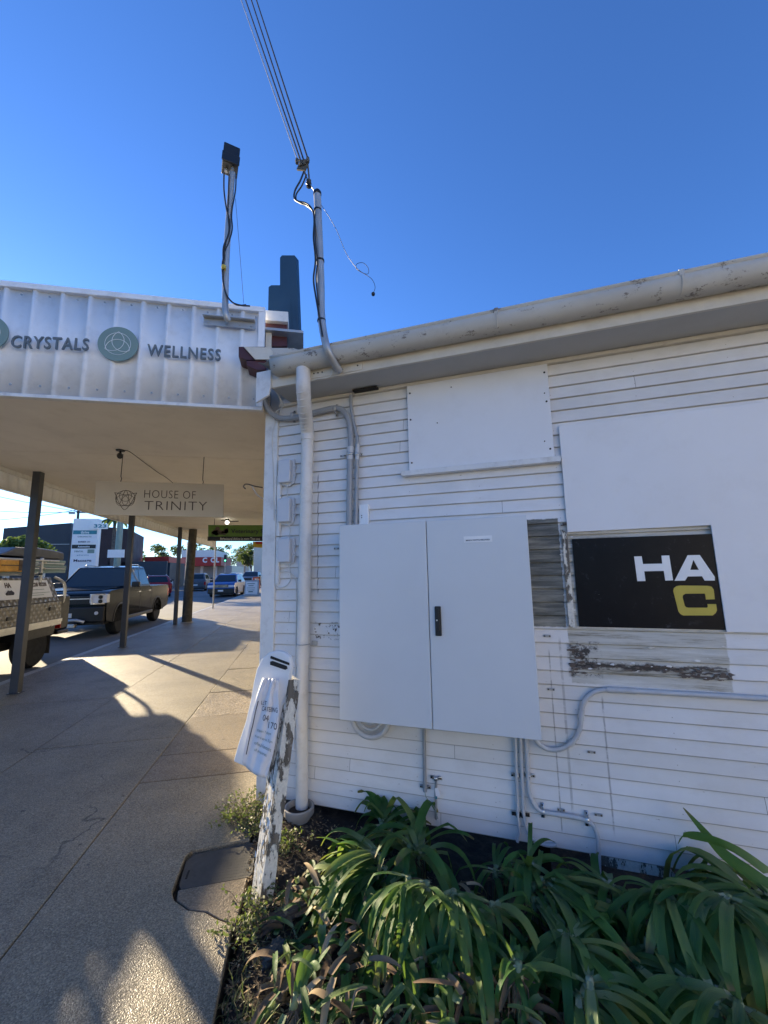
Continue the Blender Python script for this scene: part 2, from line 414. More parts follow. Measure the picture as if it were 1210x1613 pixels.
def asphalt_mat():
    t = NT('asphalt'); n = t.noise(.5, 6); c = t.ramp(n, [(.3, (.10, .098, .095)), (.7, (.17, .165, .155))])
    v = t.noise(160, 3, .6); c = t.mix(t.ramp(v, [(.5, 0.0), (.8, .6)]), c, (.3, .28, .26)); t.set(c, .85); t.bump(v, .4, .005); return t.mat

def glass_mat(name, col=(.02, .03, .035)):
    t = NT(name); t.set(col, .05, 0, .4); return t.mat

def glow_mat(name, col, s):
    t = NT(name); t.set(col, .4); t.b.inputs['Emission Color'].default_value = (*col, 1); t.b.inputs['Emission Strength'].default_value = s; return t.mat

def checker_mat():
    t = NT('checker_plate'); 
    def mp(rot):
        m = t.n.new('ShaderNodeMapping'); m.inputs['Rotation'].default_value = (rot, 0, 0); t.l.new(t.co, m.inputs[0])
        w = t.n.new('ShaderNodeTexWave'); w.inputs['Scale'].default_value = 3.2; t.l.new(m.outputs[0], w.inputs[0]); w.bands_direction = 'Y'; return w.outputs[1]
    h = t.math('MULTIPLY', mp(R(45)), mp(R(-45))); n = t.noise(5, 5)
    c = t.ramp(h, [(.25, (.15, .145, .135)), (.6, (.36, .34, .31))])
    t.set(t.mix(t.ramp(n, [(.4, 0.0), (.8, .4)]), c, (.3, .27, .23)), .38, .7); t.bump(h, .8, .01); return t.mat

M = {}
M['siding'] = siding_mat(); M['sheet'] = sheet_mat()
M['trim'] = simple('trim_paint', (.74, .73, .70), .5, var=.05, scale=3, bump=.15, dirt=(.35, .31, .26), dirtamt=.45)
M['cream'] = simple('cream_paint', (.64, .59, .49), .55, var=.06, scale=3, bump=.1, dirt=(.4, .35, .27), dirtamt=.3)
M['fascia'] = simple('fascia_sheet', (.83, .83, .83), .42, var=.05, scale=2.5, dirt=(.45, .43, .40), dirtamt=.35)
M['ceiling'] = simple('ceiling_paint', (.80, .74, .65), .65, var=.06, scale=1.3, dirt=(.48, .42, .33), dirtamt=.2)
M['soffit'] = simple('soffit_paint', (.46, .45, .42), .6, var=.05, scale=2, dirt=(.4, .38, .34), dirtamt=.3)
def gutter_mat():
    t = NT('gutter_paint'); n = t.noise(3, 5); c = t.ramp(n, [(.3, (.46, .43, .37)), (.7, (.58, .55, .48))])
    f = t.ramp(t.noise(13, 9, .78, stretch=(.7, 1, 1)), [(.57, 0.0), (.60, 1.0)]); c = t.mix(t.math('MULTIPLY', f, .85), c, (.14, .11, .085))
    g = t.ramp(t.noise(6, 7, .7), [(.5, 0.0), (.8, .5)]); c = t.mix(g, c, (.33, .29, .23))
    t.set(c, .5); t.bump(f, .3, .003); return t.mat
M['gutter'] = gutter_mat()
M['pipe'] = simple('downpipe_paint', (.70, .67, .62), .42, var=.06, scale=4, bump=.08, dirt=(.42, .36, .28), dirtamt=.4)
M['conduit'] = simple('grey_pvc', (.30, .31, .32), .38, var=.06, scale=5, dirt=(.45, .44, .42), dirtamt=.3)
M['conduit_l'] = simple('light_pvc', (.50, .51, .52), .38, var=.06, scale=5, dirt=(.3, .28, .26), dirtamt=.3)
M['box'] = simple('plastic_box', (.58, .59, .61), .4, var=.03, scale=4)
def cab_mat():
    t = NT('cabinet_enamel'); n = t.noise(2, 4); c = t.ramp(n, [(.3, (.63, .645, .645)), (.7, (.67, .685, .685))])
    s_ = t.ramp(t.noise(30, 8, .75), [(.68, 0.0), (.74, .12)]); c = t.mix(s_, c, (.25, .24, .23))
    t.set(c, .36); t.bump(t.noise(240, 3), .12, .001); return t.mat
M['cab'] = cab_mat()
M['black'] = simple('black_plastic', (.012, .012, .013), .4)
M['rubber'] = simple('tyre_rubber', (.02, .02, .02), .85, bump=.3)
M['steel'] = simple('zinc_steel', (.62, .62, .60), .3, .9)
M['galv'] = simple('galvanised_pipe', (.42, .42, .41), .45, .55, var=.15, scale=8)
M['post'] = simple('charcoal_post', (.055, .058, .065), .5, var=.1, scale=3, bump=.05)
M['wood_grey'] = simple('weathered_pole', (.085, .078, .062), .9, var=.3, scale=8, bump=.5, bscale=25)
M['peel'] = peel_mat('peeling_white_post', (.74, .71, .62), (.20, .175, .14), .505, 22)
M['navy'] = simple('navy_panel', (.018, .055, .10), .45, var=.1)
M['maroon'] = simple('maroon_steel', (.075, .018, .02), .5, var=.2)
M['sage'] = simple('sage_disc', (.20, .28, .245), .5, var=.04)
M['letter'] = simple('letter_grey', (.13, .15, .155), .45, var=.05)
M['white'] = simple('white_paint', (.82, .82, .80), .4, var=.03)
M['brown'] = simple('brown_lettering', (.07, .045, .035), .5, var=.05)
M['board'] = simple('beige_board', (.60, .53, .43), .5, var=.03)
def signblack():
    t = NT('black_sign_paint'); n = t.noise(7, 9, .75); c = t.ramp(n, [(.3, (.005, .005, .007)), (.62, (.009, .009, .011)), (.75, (.03, .03, .03))])
    s_ = t.ramp(t.noise(16, 9, .8), [(.58, 0.0), (.68, .45)]); c = t.mix(s_, c, (.10, .11, .13))
    t.set(c, .3, 0, .12); t.bump(t.noise(20, 4), .06, .004); return t.mat
M['signblack'] = signblack()
M['yellow'] = simple('yellow_paint', (.52, .40, .05), .45, var=.1)
M['foot'] = concrete_mat('footpath_concrete', (.255, .208, .138), .75, 1.35)
M['foot_brown'] = concrete_mat('footpath_brown', (.225, .175, .118), .5)
M['foot_agg'] = concrete_mat('footpath_pebble', (.30, .24, .175), 1.0, .6)
M['kerb'] = concrete_mat('kerb_concrete', (.40, .38, .33), .3)
M['lid'] = simple('pit_lid_concrete', (.075, .07, .06), .8, var=.15, scale=12, bump=.4)
M['asphalt'] = asphalt_mat(); M['soil'] = soil_mat()
M['verge'] = simple('dry_verge', (.24, .21, .15), .95, var=.4, scale=1.5)
M['dark'] = simple('subfloor_dark', (.02, .018, .015), .95)
M['leaf'] = leaf_mat('strap_leaf', (.020, .068, .016), (.045, .14, .028), (.27, .31, .09), .42, .50, True)
M['stem'] = leaf_mat('pale_leaf_base', (.16, .22, .09), (.30, .36, .19), (.46, .48, .34), .2, .5)
M['weed'] = leaf_mat('weed_leaf', (.05, .07, .02), (.10, .12, .04), (.20, .17, .09), .3, .6)
M['straw'] = leaf_mat('dead_leaf_litter', (.10, .055, .03), (.20, .13, .07), (.42, .33, .20), .1, .8)
M['root'] = simple('root_fibre', (.16, .11, .07), .9, var=.3, scale=30)
M['tree'] = leaf_mat('tree_leaves', (.022, .04, .014), (.04, .065, .02), (.08, .10, .035), .25, .6)
M['hedge'] = leaf_mat('hedge_leaves', (.05, .09, .02), (.08, .13, .03), (.13, .18, .05), .25, .6)
M['bark'] = simple('bark', (.13, .10, .08), .9, var=.3)
M['glass'] = glass_mat('window_glass'); M['glassb'] = glass_mat('windscreen_glass', (.035, .05, .06))
M['chrome'] = simple('chrome', (.75, .75, .76), .12, 1.0, var=.02)
M['alu'] = simple('aluminium', (.55, .55, .54), .35, .8); M['checker'] = checker_mat()
M['lamp'] = simple('lamp_lens', (.75, .76, .78), .12); M['red_lens'] = simple('red_lens', (.35, .01, .01), .2)
M['car_black'] = carpaint('dark_green_black_paint', (.006, .008, .008), .16, .09, 0.0); M['car_blue'] = carpaint('blue_paint', (.02, .10, .33))
M['car_red'] = carpaint('red_paint', (.28, .015, .02)); M['car_white'] = carpaint('white_car_paint', (.7, .7, .7))
M['car_grey'] = carpaint('grey_car_paint', (.10, .115, .13)); M['teal'] = simple('teal_stack', (.16, .25, .24), .4, var=.15)
M['amber'] = simple('amber_box', (.60, .30, .03), .4, var=.25, scale=12)
M['bldg_dark'] = simple('charcoal_cladding', (.035, .042, .052), .6, var=.1, scale=.4)
M['bldg_brown'] = simple('plum_cladding', (.06, .035, .035), .7, var=.1, scale=.5)
M['red'] = simple('red_canopy', (.42, .03, .02), .5); M['green_sign'] = simple('green_sign', (.12, .24, .035), .45)
M['greenpole'] = simple('green_pole', (.20, .28, .24), .5); M['orange'] = simple('orange_plastic', (.6, .12, .03), .5)
M['paper'] = simple('notice_paper', (.80, .79, .80), .5, var=.03); M['wire'] = simple('black_cable', (.02, .02, .02), .5)
M['wire_w'] = simple('white_cable', (.62, .60, .55), .5); M['pot'] = simple('grey_pot', (.36, .33, .29), .6, var=.12, scale=9)
M['blueprint'] = simple('teal_print', (.03, .22, .27), .5); M['ink'] = simple('dark_ink', (.03, .03, .05), .6)
M['bulb'] = glow_mat('lamp_glow', (1.0, .93, .8), 6.0)
# ================================================================== SETTING
def struct(name, mb, m, **k):
    o = mb.build(name, m, **k); o['kind'] = 'structure'; return o
g = MB(); xs_, ys_g = (-400, -.45, 7.5, 400), (-200, -3.1, 6.5, 900)
g.add([(x, y, -.16) for y in ys_g for x in xs_], [(r*4+c, r*4+c+1, r*4+c+5, r*4+c+4) for r in range(3) for c in range(3) if not (r == 1 and c == 1)])
g.add([(x, y, -.75) for y in (-3.1, 6.5) for x in (-.45, 7.5)], [(0, 1, 3, 2)]); struct('ground', g, M['verge'], smooth=False)
KX = -4.35
rd = MB().box(-17.5, KX-.0, -30, 400, -.159, -.12); struct('road', rd, M['asphalt'])
k = MB().box(KX, KX+.15, -12, 70, -.158, -.004); struct('kerb', k, M['kerb'], bevel=.02)
k = MB().box(-17.65, -17.5, -30, 200, -.158, .0); k.box(-22, -17.65, -30, 200, -.158, -.004); struct('far_pavement', k, M['kerb'])

# footpath of separate slabs with real joints
fp = MB(); base = MB().box(KX+.152, -.29, -12, 70, -.155, -.035)
struct('footpath_bed', base, M['soil'])
gap = .0028
def slabs(x0, x1, ys, mats=None):
    for i in range(len(ys)-1):
        m = (mats or {}).get(i, 0); dz = random.uniform(-.0025, .0015); t1, t2 = random.uniform(-.002, .002), random.uniform(-.002, .002)
        a, b, c, d = x0+gap, x1-gap, ys[i]+gap, ys[i+1]-gap
        vs = [(a, c, -.034), (b, c, -.034), (b, d, -.034), (a, d, -.034), (a, c, dz+t1), (b, c, dz), (b, d, dz+t2), (a, d, dz-t1)]
        fp.add(vs, [(3, 2, 1, 0), (4, 5, 6, 7), (0, 1, 5, 4), (1, 2, 6, 5), (2, 3, 7, 6), (3, 0, 4, 7)], m)
far = [12.4+i*2.3 for i in range(24)]
slabs(KX+.155, -2.30, [-12, -7, -3.5, -.2, 5.9, 8.9]+[11.3+i*2.4 for i in range(22)])
slabs(-2.30, -1.17, [-12, -6, -2.5, .4, 4.37, 6.65, 8.9]+[11.3+i*2.4 for i in range(22)])
slabs(-1.17, -.285, [-12, -6, -2.5, .2])
fp.prism([(x, y, 0) for x, y in ((-1.167, .203), (-.288, .203), (-.288, 2.09), (-.36, 2.135), (-.42, 2.185), (-.50, 2.215), (-.58, 2.29), (-.606, 2.35), (-.612, 2.60), (-.59, 2.645), (-.288, 2.675), (-.288, 3.507), (-1.167, 3.507))], (0, 0, -.034))
fp.prism([(x, y, -.006) for x, y in ((-.275, 2.095), (-.355, 2.145), (-.415, 2.195), (-.495, 2.225), (-.570, 2.295), (-.582, 2.362), (-.262, 2.376))], (0, 0, -.034), 1)
slabs(-1.17, -.285, [3.51, 3.97, 4.90, 5.81, 7.1, 8.3, 10]+[12.2+i*2.3 for i in range(22)], {0: 1, 1: 1, 2: 2})
struct('footpath', fp, [M['foot'], M['foot_brown'], M['foot_agg']], bevel=.005)

# service pit lid set in the footpath
t = thing('pit_lid', 'dark rectangular service pit lid set in the footpath left of the leaning post', 'pit lid', (-.42, 2.5, -.02))
l = MB(); pts = [(-.585, 2.40), (-.60, 2.58), (-.575, 2.62), (-.275, 2.655), (-.25, 2.63), (-.245, 2.41), (-.26, 2.385), (-.57, 2.372)]
l.prism([(x, y, -.012) for x, y in pts], (0, 0, -.02)); l.build('lid', M['lid'], t, bevel=.004)
d = MB()
for i in range(16):
    for j in range(10):
        x = -.44+i*.0115; y = 2.405+j*.022
        d.lathe([(.0036, -.0122), (.0028, -.0112)], (x, y, 0), n=6)
d.build('grip_studs', M['lid'], t)
l = MB().box(-.572, -.562, 2.44, 2.50, -.0122, -.0105); l.build('lifting_slot', M['dark'], t)
fr = MB()
for a, b in zip(pts, pts[1:]+pts[:1]):
    fr.tube([(a[0], a[1], -.013), (b[0], b[1], -.013)], .003, 6)
fr.build('rim', M['lid'], t)

# garden bed
NX, NY = 190, 190; sv = []; sf = []
from mathutils import noise as mn
def soilz(x, y):
    q = WALLI @ Vector((x, y, 0)); s = q.x; d = -q.y
    z = -.05 - .10*max(0, min(1, (s-.9)/1.3)) - .04*max(0, min(1, (x+.1)/1.5))
    if x < -.22: z = min(z, -.05)
    z += .030*mn.noise(Vector((x*2.3, y*2.3, 1))) + .018*mn.noise(Vector((x*8, y*8, 4))) + .008*mn.noise(Vector((x*22, y*22, 9)))
    if y > 2.35 and x < .12: z += .03
    z -= .13*max(0, min(1, (s-.75)/.5))*max(0, min(1, (.42-d)/.25))
    return z
for j in range(NY+1):
    for i in range(NX+1):
        u = i/NX; v = j/NY
        x = -.60 + 6.6*u**1.6; y = 3.35 - 6.3*v**1.35
        y2 = y; 
        q = WALLI @ Vector((x, y2, 0))
        zz = soilz(x, y2)
        if x < -.27 and (y2 < 2.17 or y2 > 2.64 or x < -.55): zz = -.14
        if -.60 < x < -.23 and 2.36 < y2 < 2.66: zz = -.035 if x > -.57 else -.1
        sv.append((x, y2, zz))
for j in range(NY):
    for i in range(NX):
        a = j*(NX+1)+i; sf.append((a, a+1, a+NX+2, a+NX+1))
s_ = MB().add(sv, sf); struct('garden_bed', s_, M['soil'], sharp=180)

# ================================================================== WEATHERBOARD BUILDING
B = thing('weatherboard_building', 'white painted weatherboard building with boarded windows, eave and gutter along its oblique side wall', 'building', (0, 0, 0), WALL)
S0, S1 = -.005, 8.0; ZB, ZT, PIT = .0305, 2.76, .0753
sd = MB(); prof = []
z = .0305
prof.append((-.030, z))
first = True
kk = 0
while z < ZT:
    z1 = min(z+PIT, ZT)
    # (depth, z): lower lip proud, groove above, gentle scallop
    prof += [(.0135, z+.0005), (.0122, z+.014), (.0095, z+.038), (.0045, z+.062), (.0025, z1-.0052), (-.0030, z1-.0042), (-.0030, z1-.0003)]
    z = z1
prof.append((-.03, ZT))
nseg = 40
vs = []; fs = []; n = len(prof)
for i in range(nseg+1):
    s = S0+(S1-S0)*i/nseg
    for k_, (d_, zz) in enumerate(prof):
        w = .0018*mn.noise(Vector((s*1.3, zz*4, 2)))
        wz = .0012*mn.noise(Vector((s*2.1, zz*1.7, 5)))
        vs.append((s, -(d_+w), zz+wz))
for i in range(nseg):
    for k_ in range(n-1):
        a = i*n+k_; fs.append((a, a+n, a+n+1, a+1))
sd.add(vs, fs); sd.recalc = False
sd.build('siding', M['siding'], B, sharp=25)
c_ = MB().box(-.115, -.006, -.028, .08, -.02, 2.70); c_.build('corner_board', M['trim'], B, bevel=.003)
# lower broken board end
q0, q1, q2, q3 = wp(949, 1340, .01), wp(1062, 1350, .01), wp(1059, 1366, .01), wp(957, 1350, .01)
brk = MB().prism([(1.905, -.012, .028), (1.91, -.012, -.005), (1.99, -.012, -.018), (2.24, -.012, -.018), (2.29, -.012, -.010), (2.262, -.012, .028)], (0, .015, 0)); brk.build('broken_lower_board', M['peel'], B)
# bearer and stumps behind the gap below the boards
bb = MB().box(-.1, 8, .25, .35, -.02, .10).box(-.1, 8, 1.6, 1.7, -.6, .1)
for s in (.3, 1.6, 2.9, 4.2, 5.5): bb.box(s, s+.12, .22, .34, -.6, .0)
bb.build('floor_bearer', M['dark'], B)
# interior mass: back walls keep light from leaking through
iw = MB().box(0, 8, .12, .16, .1, 2.9); iw.build('inner_lining', M['dark'], B)
# eave
OFFE = .272
e = MB().box(.10, 8.0, -OFFE, .02, 2.762, 2.775); e.build('soffit', M['soffit'], B)
e = MB().box(.10, 8.0, -OFFE-.02, -OFFE, 2.757, 2.93); e.build('fascia_board', M['cream'], B, bevel=.002)
e = MB().box(0.0, 8.0, -.030, -.0, 2.738, 2.761); e.build('scotia_trim', M['cream'], B, bevel=.003)
e = MB().prism([(.0, -.31, 2.66), (.10, -.31, 2.70), (.115, -.31, 2.76), (.115, -.31, 2.88), (.0, -.31, 2.88)], (0, .018, 0)); e.build('eave_end_board', M['trim'], B, bevel=.002)
# roof, low pitched behind the gutter
rf = MB(); rp = []
for i in range(161):
    x = .02+i*.05; rp.append((x, .009*(1+math.cos(i*math.pi/1.0))))
vs = []; 
for x, h in rp: vs += [(x, -.33, 2.925+h), (x, 4.0, 3.35+h)]
rf.add(vs, [(2*i, 2*i+2, 2*i+3, 2*i+1) for i in range(160)]); rf.recalc = False; rf.build('roof', M['galv'], B)
# gutter: quad profile swept
def gut(off):
    P = [(.293, 2.935), (.293, 2.83), (.305, 2.822), (.350, 2.816), (.375, 2.824), (.392, 2.845), (.402, 2.875), (.404, 2.897), (.398, 2.905), (.404, 2.911), (.404, 2.921), (.394, 2.923)]
    return P
G = gut(0); gt = MB(); ss = [.165+(8-.165)*i/60 for i in range(61)]
vs = []; fs = []
for s in ss:
    for d_, z_ in G: vs.append((s, -d_+.0015*mn.noise(Vector((s*1.7, z_*9, 0))), z_+.003*mn.noise(Vector((s*.9, 0, 3)))))
m_ = len(G)
for i in range(60):
    for k_ in range(m_-1): fs.append((i*m_+k_, i*m_+k_+1, (i+1)*m_+k_+1, (i+1)*m_+k_))
gt.add(vs, fs); gt.add([(ss[0]+.0005, -d_, z_) for d_, z_ in G], [tuple(range(m_))])
gt.recalc = False; go_ = gt.build('gutter', M['gutter'], B, sharp=50)
sm = go_.modifiers.new('thick', 'SOLIDIFY'); sm.thickness = .0016
for px, py in ((782, 497), (1075, 440)):
    s = wp(px, py, .404).x
    br = MB(); br.tube([(s, -d_-.003*(1 if d_ > .3 else 0), z_) for d_, z_ in G[1:]], .0035, 5); br.box(s-.011, s+.011, -.4085, -.400, 2.893, 2.926)
    br.build('gutter_joint', M['gutter'], go_)
# street front: painted wall with shop windows along the footpath (seen only from other positions)
fx = -.275
f2 = MB(); Winv = WALLI
def wbox(mb, x0, x1, y0, y1, z0, z1, m=0): return mb.box(x0, x1, y0, y1, z0, z1, m, M=Winv)
wbox(f2, fx+.002, fx+.15, 3.14, 10.8, -.02, .6); wbox(f2, fx+.002, fx+.15, 3.14, 10.8, 2.3, 2.95)
for y in (3.14, 5.4, 7.8, 10.5): wbox(f2, fx+.002, fx+.15, y, y+.3, .6, 2.3)
f2.build('street_wall', M['trim'], B)
for y in (3.44, 5.7, 8.1):
    w_ = MB(); wbox(w_, fx+.06, fx+.08, y, y+2.0 if y < 8 else 10.5, .6, 2.3); w_.build('shop_window', M['glass'], B)

# window board + sill
a, b, c, d = wp(643, 613, .03), wp(864, 580, .03), wp(877, 722, .03), wp(650, 741, .03)
z0, z1 = 2.150, 2.742; x0, x1 = 1.002, 1.888
w_ = MB().box(x0, x1, -.034, -.018, z0, z1-.006); w_.build('window_board', M['sheet'], B, bevel=.0015)
sc_ = MB()
for x in (x0+.02, x1-.02):
    for z in (z0+.05, (z0+z1)/2+.05, z1-.06): sc_.lathe([(.006, -.002), (.006, .002)], (x, -.035, z), 'Y', 8)
for x, z in ((1.3, 2.68), (1.2, 2.45), (1.84, 2.25), (1.86, 2.55)): sc_.lathe([(.004, -.002), (.004, .002)], (x, -.035, z), 'Y', 8)
sc_.build('screw_head', M['dark'], B)
w_ = MB().box(.955, 1.918, -.065, -.012, 2.112, 2.146); w_.build('window_sill', M['trim'], B, bevel=.003)
# batten above the cabinet
w_ = MB().box(*sorted((wp(567, 800, .02).x, wp(581, 800, .02).x)), -.034, -.012, 1.76, wp(567, 795, .03).z); w_.build('batten', M['white'], B, bevel=.002)
w_ = MB()
for z in (1.872, 1.858): w_.lathe([(.0035, -.002), (.0035, .002)], (wp(571, 800, .02).x, -.035, z), 'Y', 8)
w_.build('batten_screw', M['dark'], B)
# vent plate under the eave
w_ = MB().box(.62, .80, -.075, -.02, 2.745, 2.757); w_.build('vent_plate', M['dark'], B)
# blank sheet, L shaped, runs out of frame to the right
xs0, xs1, xs2 = 1.925, 2.612, 8.0
zt, zm, zb = 2.335, wp(1000, 834, .02).z, 1.168
bs = MB().prism([(xs0, -.030, zt), (xs0, -.030, zm), (xs1, -.030, zm+.005), (xs1+.006, -.030, zb), (xs2, -.030, zb), (xs2, -.030, zt)], (0, .008, 0))
bs.build('blank_sheet', M['sheet'], B, bevel=.001)
# ragged cover strips and lifted flakes around the patch
def flakes(name, m, boxes, n, seed, par):
    rr = random.Random(seed); f = MB(); f.recalc = False
    for _ in range(n):
        x0, x1, z0, z1 = boxes[rr.randrange(len(boxes))]
        x = rr.uniform(x0, x1); z = rr.uniform(z0, z1); r0 = rr.uniform(.003, .014); k_ = rr.randint(5, 7)
        vs = [(x+r0*rr.uniform(.6, 1.8)*math.cos(6.283*i/k_), -.016-rr.uniform(0, .006), z+r0*.5*rr.uniform(.5, 1.2)*math.sin(6.283*i/k_)) for i in range(k_)]
        f.add(vs, [tuple(range(k_))])
    o = f.build(name, m, par); o['kind'] = 'stuff'; return o
flakes('paint_flakes', M['trim'], [(1.9, 2.6, 1.70, 1.73), (1.88, 1.95, 1.2, 1.7), (1.9, 2.6, .9, 1.1), (2.0, 2.6, .97, 1.0)], 45, 3, B)
flakes('rotten_splinters', M['bark'], [(1.9, 2.62, .955, .985), (1.88, 1.96, .92, 1.08), (2.4, 2.62, .93, .96), (1.9, 2.6, 1.74, 1.755)], 260, 4, B)
st = MB().prism([(1.893, -.030, 1.172), (1.925, -.030, 1.172), (1.922, -.030, 1.70), (1.895, -.030, 1.72)], (0, .014, 0)); st.build('cover_strip', M['peel'], B)

# painted shop sign under the sheet
T = thing('painted_sign', 'old glossy black sign with white HA and yellow C, partly covered by the blank sheet', 'sign', (2.27, -.02, 1.17), WALL)
sgp = MB().box(1.945, 2.70, -.0215, -.0165, 1.176, 1.662); sgp.build('panel', M['signblack'], T)
def zz(x, y): return wp(800+x*.3388, 780+y*.3388, .0225)
def poly_px(name, pts, m, holes=None):
    mb = MB(); P = [zz(*q) for q in pts]; mb.prism(P, (0, -.0018, 0)); return mb.build(name, m, T, smooth=False)
poly_px('letter', [(587, 285), (622, 284), (628, 320), (718, 318), (714, 281), (750, 280), (768, 396), (732, 397), (725, 352), (634, 354), (640, 399), (602, 400)], M['white'])
A1 = [(775, 398), (836, 279), (892, 278), (962, 380), (962, 397), (915, 397), (903, 377), (836, 378), (824, 397)]
mb = MB(); o1 = [zz(*q) for q in A1]
hole = [zz(*q) for q in ((848, 347), (888, 347), (862, 300))]
# letter A as strips round its counter
outer = [zz(*q) for q in ((775, 398), (824, 397), (836, 378), (848, 347), (862, 300), (836, 279))]
mb.prism(outer, (0, -.0018, 0)); mb.prism([zz(*q) for q in ((836, 279), (862, 300), (888, 347), (903, 377), (915, 397), (962, 397), (962, 380), (892, 278))], (0, -.0018, 0))
mb.prism([zz(*q) for q in ((836, 378), (903, 377), (888, 347), (848, 347))], (0, -.0018, 0)); mb.build('letter', M['white'], T, smooth=False)
C1 = [(962, 484), (921, 485), (918, 462), (915, 457), (826, 458), (815, 464), (812, 474), (822, 513), (828, 520), (838, 523), (926, 523), (930, 518), (928, 506), (968, 506), (972, 535), (966, 548), (952, 559), (815, 559), (802, 552), (793, 540), (769, 445), (772, 432), (784, 423), (800, 420), (930, 421), (948, 426), (957, 440)]
poly_px('letter', C1, M['yellow'])
flk = flakes('peeled_scuffs', M['trim'], [(2.2, 2.35, 1.60, 1.64), (2.05, 2.1, 1.35, 1.4)], 6, 8, T)


# unseen block added behind the viewer to throw sunlight back on the shaded wall
NB = thing('bounce_building', 'unseen cream block with a parapet, added behind the viewer to bounce sunlight onto the wall', 'building', (2, -9, -.1))
MB().box(-.2, 16, -14, -9.0, -.15, 4.6).build('wall', M['trim'], NB, bevel=.02)
MB().box(-.3, 16.1, -14.1, -8.9, 4.6, 4.85).build('parapet', M['trim'], NB, bevel=.02)
MB().box(2.0, 4.4, -9.0, -8.96, .9, 2.3).build('shop_window', M['glass'], NB); MB().box(7.0, 8.0, -9.0, -8.95, -.1, 2.1).build('door', M['navy'], NB)
MB().box(-.2, 14, -7.5, -2.9, -.14, -.10).build('yard', M['kerb'])['kind'] = 'structure'  # unseen pale ground, added with the block to bounce light

# the row of shops that carries on along the footpath beyond the building (hidden here behind its corner)
for i, (ya, yb_, m_, l_) in enumerate(((11.0, 22.0, 'cream', 'cream shopfront next along the footpath under the awning'), (22.2, 36.0, 'bldg_dark', 'dark shopfront further along the footpath'), (36.3, 50.0, 'board', 'tan shopfront furthest along the footpath'))):
    T = thing('shopfront', l_, 'building', (.6, (ya+yb_)/2, 0))
    MB().box(-.20, 8, ya, yb_, -.15, .7).box(-.20, 8, ya, yb_, 2.3, 4.0).box(-.2, 8, ya, ya+.6, .7, 2.3).box(-.2, 8, yb_-.6, yb_, .7, 2.3).build('wall', M[m_], T)
    MB().box(-.12, -.08, ya+.6, yb_-.6, .7, 2.3).build('shop_window', M['glass'], T)
# ================================================================== SWITCHBOARD AND PIPES ON THE WALL
CO = .25
tl, tr, br_, bl_ = wp(534.7, 825.3, CO), wp(832, 813.5, CO), wp(851, 1167, CO), wp(534.7, 1133.7, CO)
cx0, cx1 = (tl.x+bl_.x)/2, (tr.x+br_.x)/2; cz0, cz1 = (bl_.z+br_.z)/2, (tl.z+tr.z)/2
cd = (wp(671.9, 819, CO).x+wp(680.8, 1147, CO).x)/2
T = thing('switchboard_cabinet', 'large grey two-door steel electrical cabinet mounted on the weatherboards', 'electrical cabinet', ((cx0+cx1)/2, -.02, cz0), WALL)
MB().box(cx0+.008, cx1-.008, -CO+.022, -.018, cz0+.006, cz1-.006).build('cabinet_body', M['cab'], T, bevel=.003)
MB().box(cx0, cd-.0022, -CO, -CO+.02, cz0, cz1).build('door', M['cab'], T, bevel=.0035)
dr = MB().box(cd+.0022, cx1, -CO, -CO+.02, cz0, cz1).build('door', M['cab'], T, bevel=.0035)
h0, h1 = wp(684.5, 955, CO+.01), wp(696, 1002, CO+.01)
hd = MB().box(h0.x, h1.x, -CO-.014, -CO+.0, h1.z, h0.z).build('handle', M['black'], dr, bevel=.005, seg=3)
MB().box(h0.x+.008, h1.x-.008, -CO-.022, -CO-.0135, h1.z+.03, h0.z-.012).build('handle_lever', M['black'], hd, bevel=.003)
k_ = wp(688.5, 977, CO+.02); MB().lathe([(.0045, 0), (.0045, .004)], (k_.x, -CO-.0265, k_.z), 'Y', 12).build('key_barrel', M['steel'], hd)
l0, l1 = wp(730.5, 845.5, CO), wp(775.5, 851.5, CO)
lz0, lz1 = l1.z-.004, l0.z+.001
lb = MB().box(l0.x, l1.x, -CO-.002, -CO+.0, lz0-.002, lz1).build('name_label', M['white'], dr)
MB().text('MAIN SWITCHBOARD', (l0.x+.012, -CO-.0022, lz0+.006), (1, 0, 0), (0, 0, 1), w=(l1.x-l0.x)-.024, h=.0085, ext=.0006, bold=.02).build('label_text', M['ink'], lb, smooth=False)

def saddle(par, p, r, ax='v', m='steel', hole=True):
    # half-round clamp hugging a pipe at p (pipe axis vertical 'v' or horizontal 'h'), with ears
    p = Vector(p); mb = MB(); w_ = .012
    U = Vector((1, 0, 0)) if ax == 'v' else Vector((0, 0, 1)); A = Vector((0, 0, 1)) if ax == 'v' else Vector((1, 0, 0)); O = Vector((0, -1, 0))
    q = []
    for i in range(9):
        a = math.pi*i/8; q.append(p + U*(-(r+.002)*math.cos(a)) + O*((r+.002)*math.sin(a)))
    q = [p-U*(r+.024)-O*(r-.001)] + [p-U*(r+.002)-O*(r-.001)] + q + [p+U*(r+.002)-O*(r-.001)] + [p+U*(r+.024)-O*(r-.001)]
    vs = []
    for v in q: vs += [v-A*w_/1.3, v+A*w_/1.3]
    mb.add(vs, [(2*i, 2*i+1, 2*i+3, 2*i+2) for i in range(len(q)-1)]); mb.recalc = False
    o = mb.build('clamp', M[m], par); s_ = o.modifiers.new('t', 'SOLIDIFY'); s_.thickness = .0018; s_.offset = 0
    sc = MB()
    for sg in (-1, 1):
        c = p+U*sg*(r+.016)-O*(r-.004); sc.lathe([(.0042, -.004), (.003, 0), (0, 0.0005)][::-1], (c.x, c.y-.001, c.z), 'Y', 8)
    sc.build('screw', M['dark'], o); return o

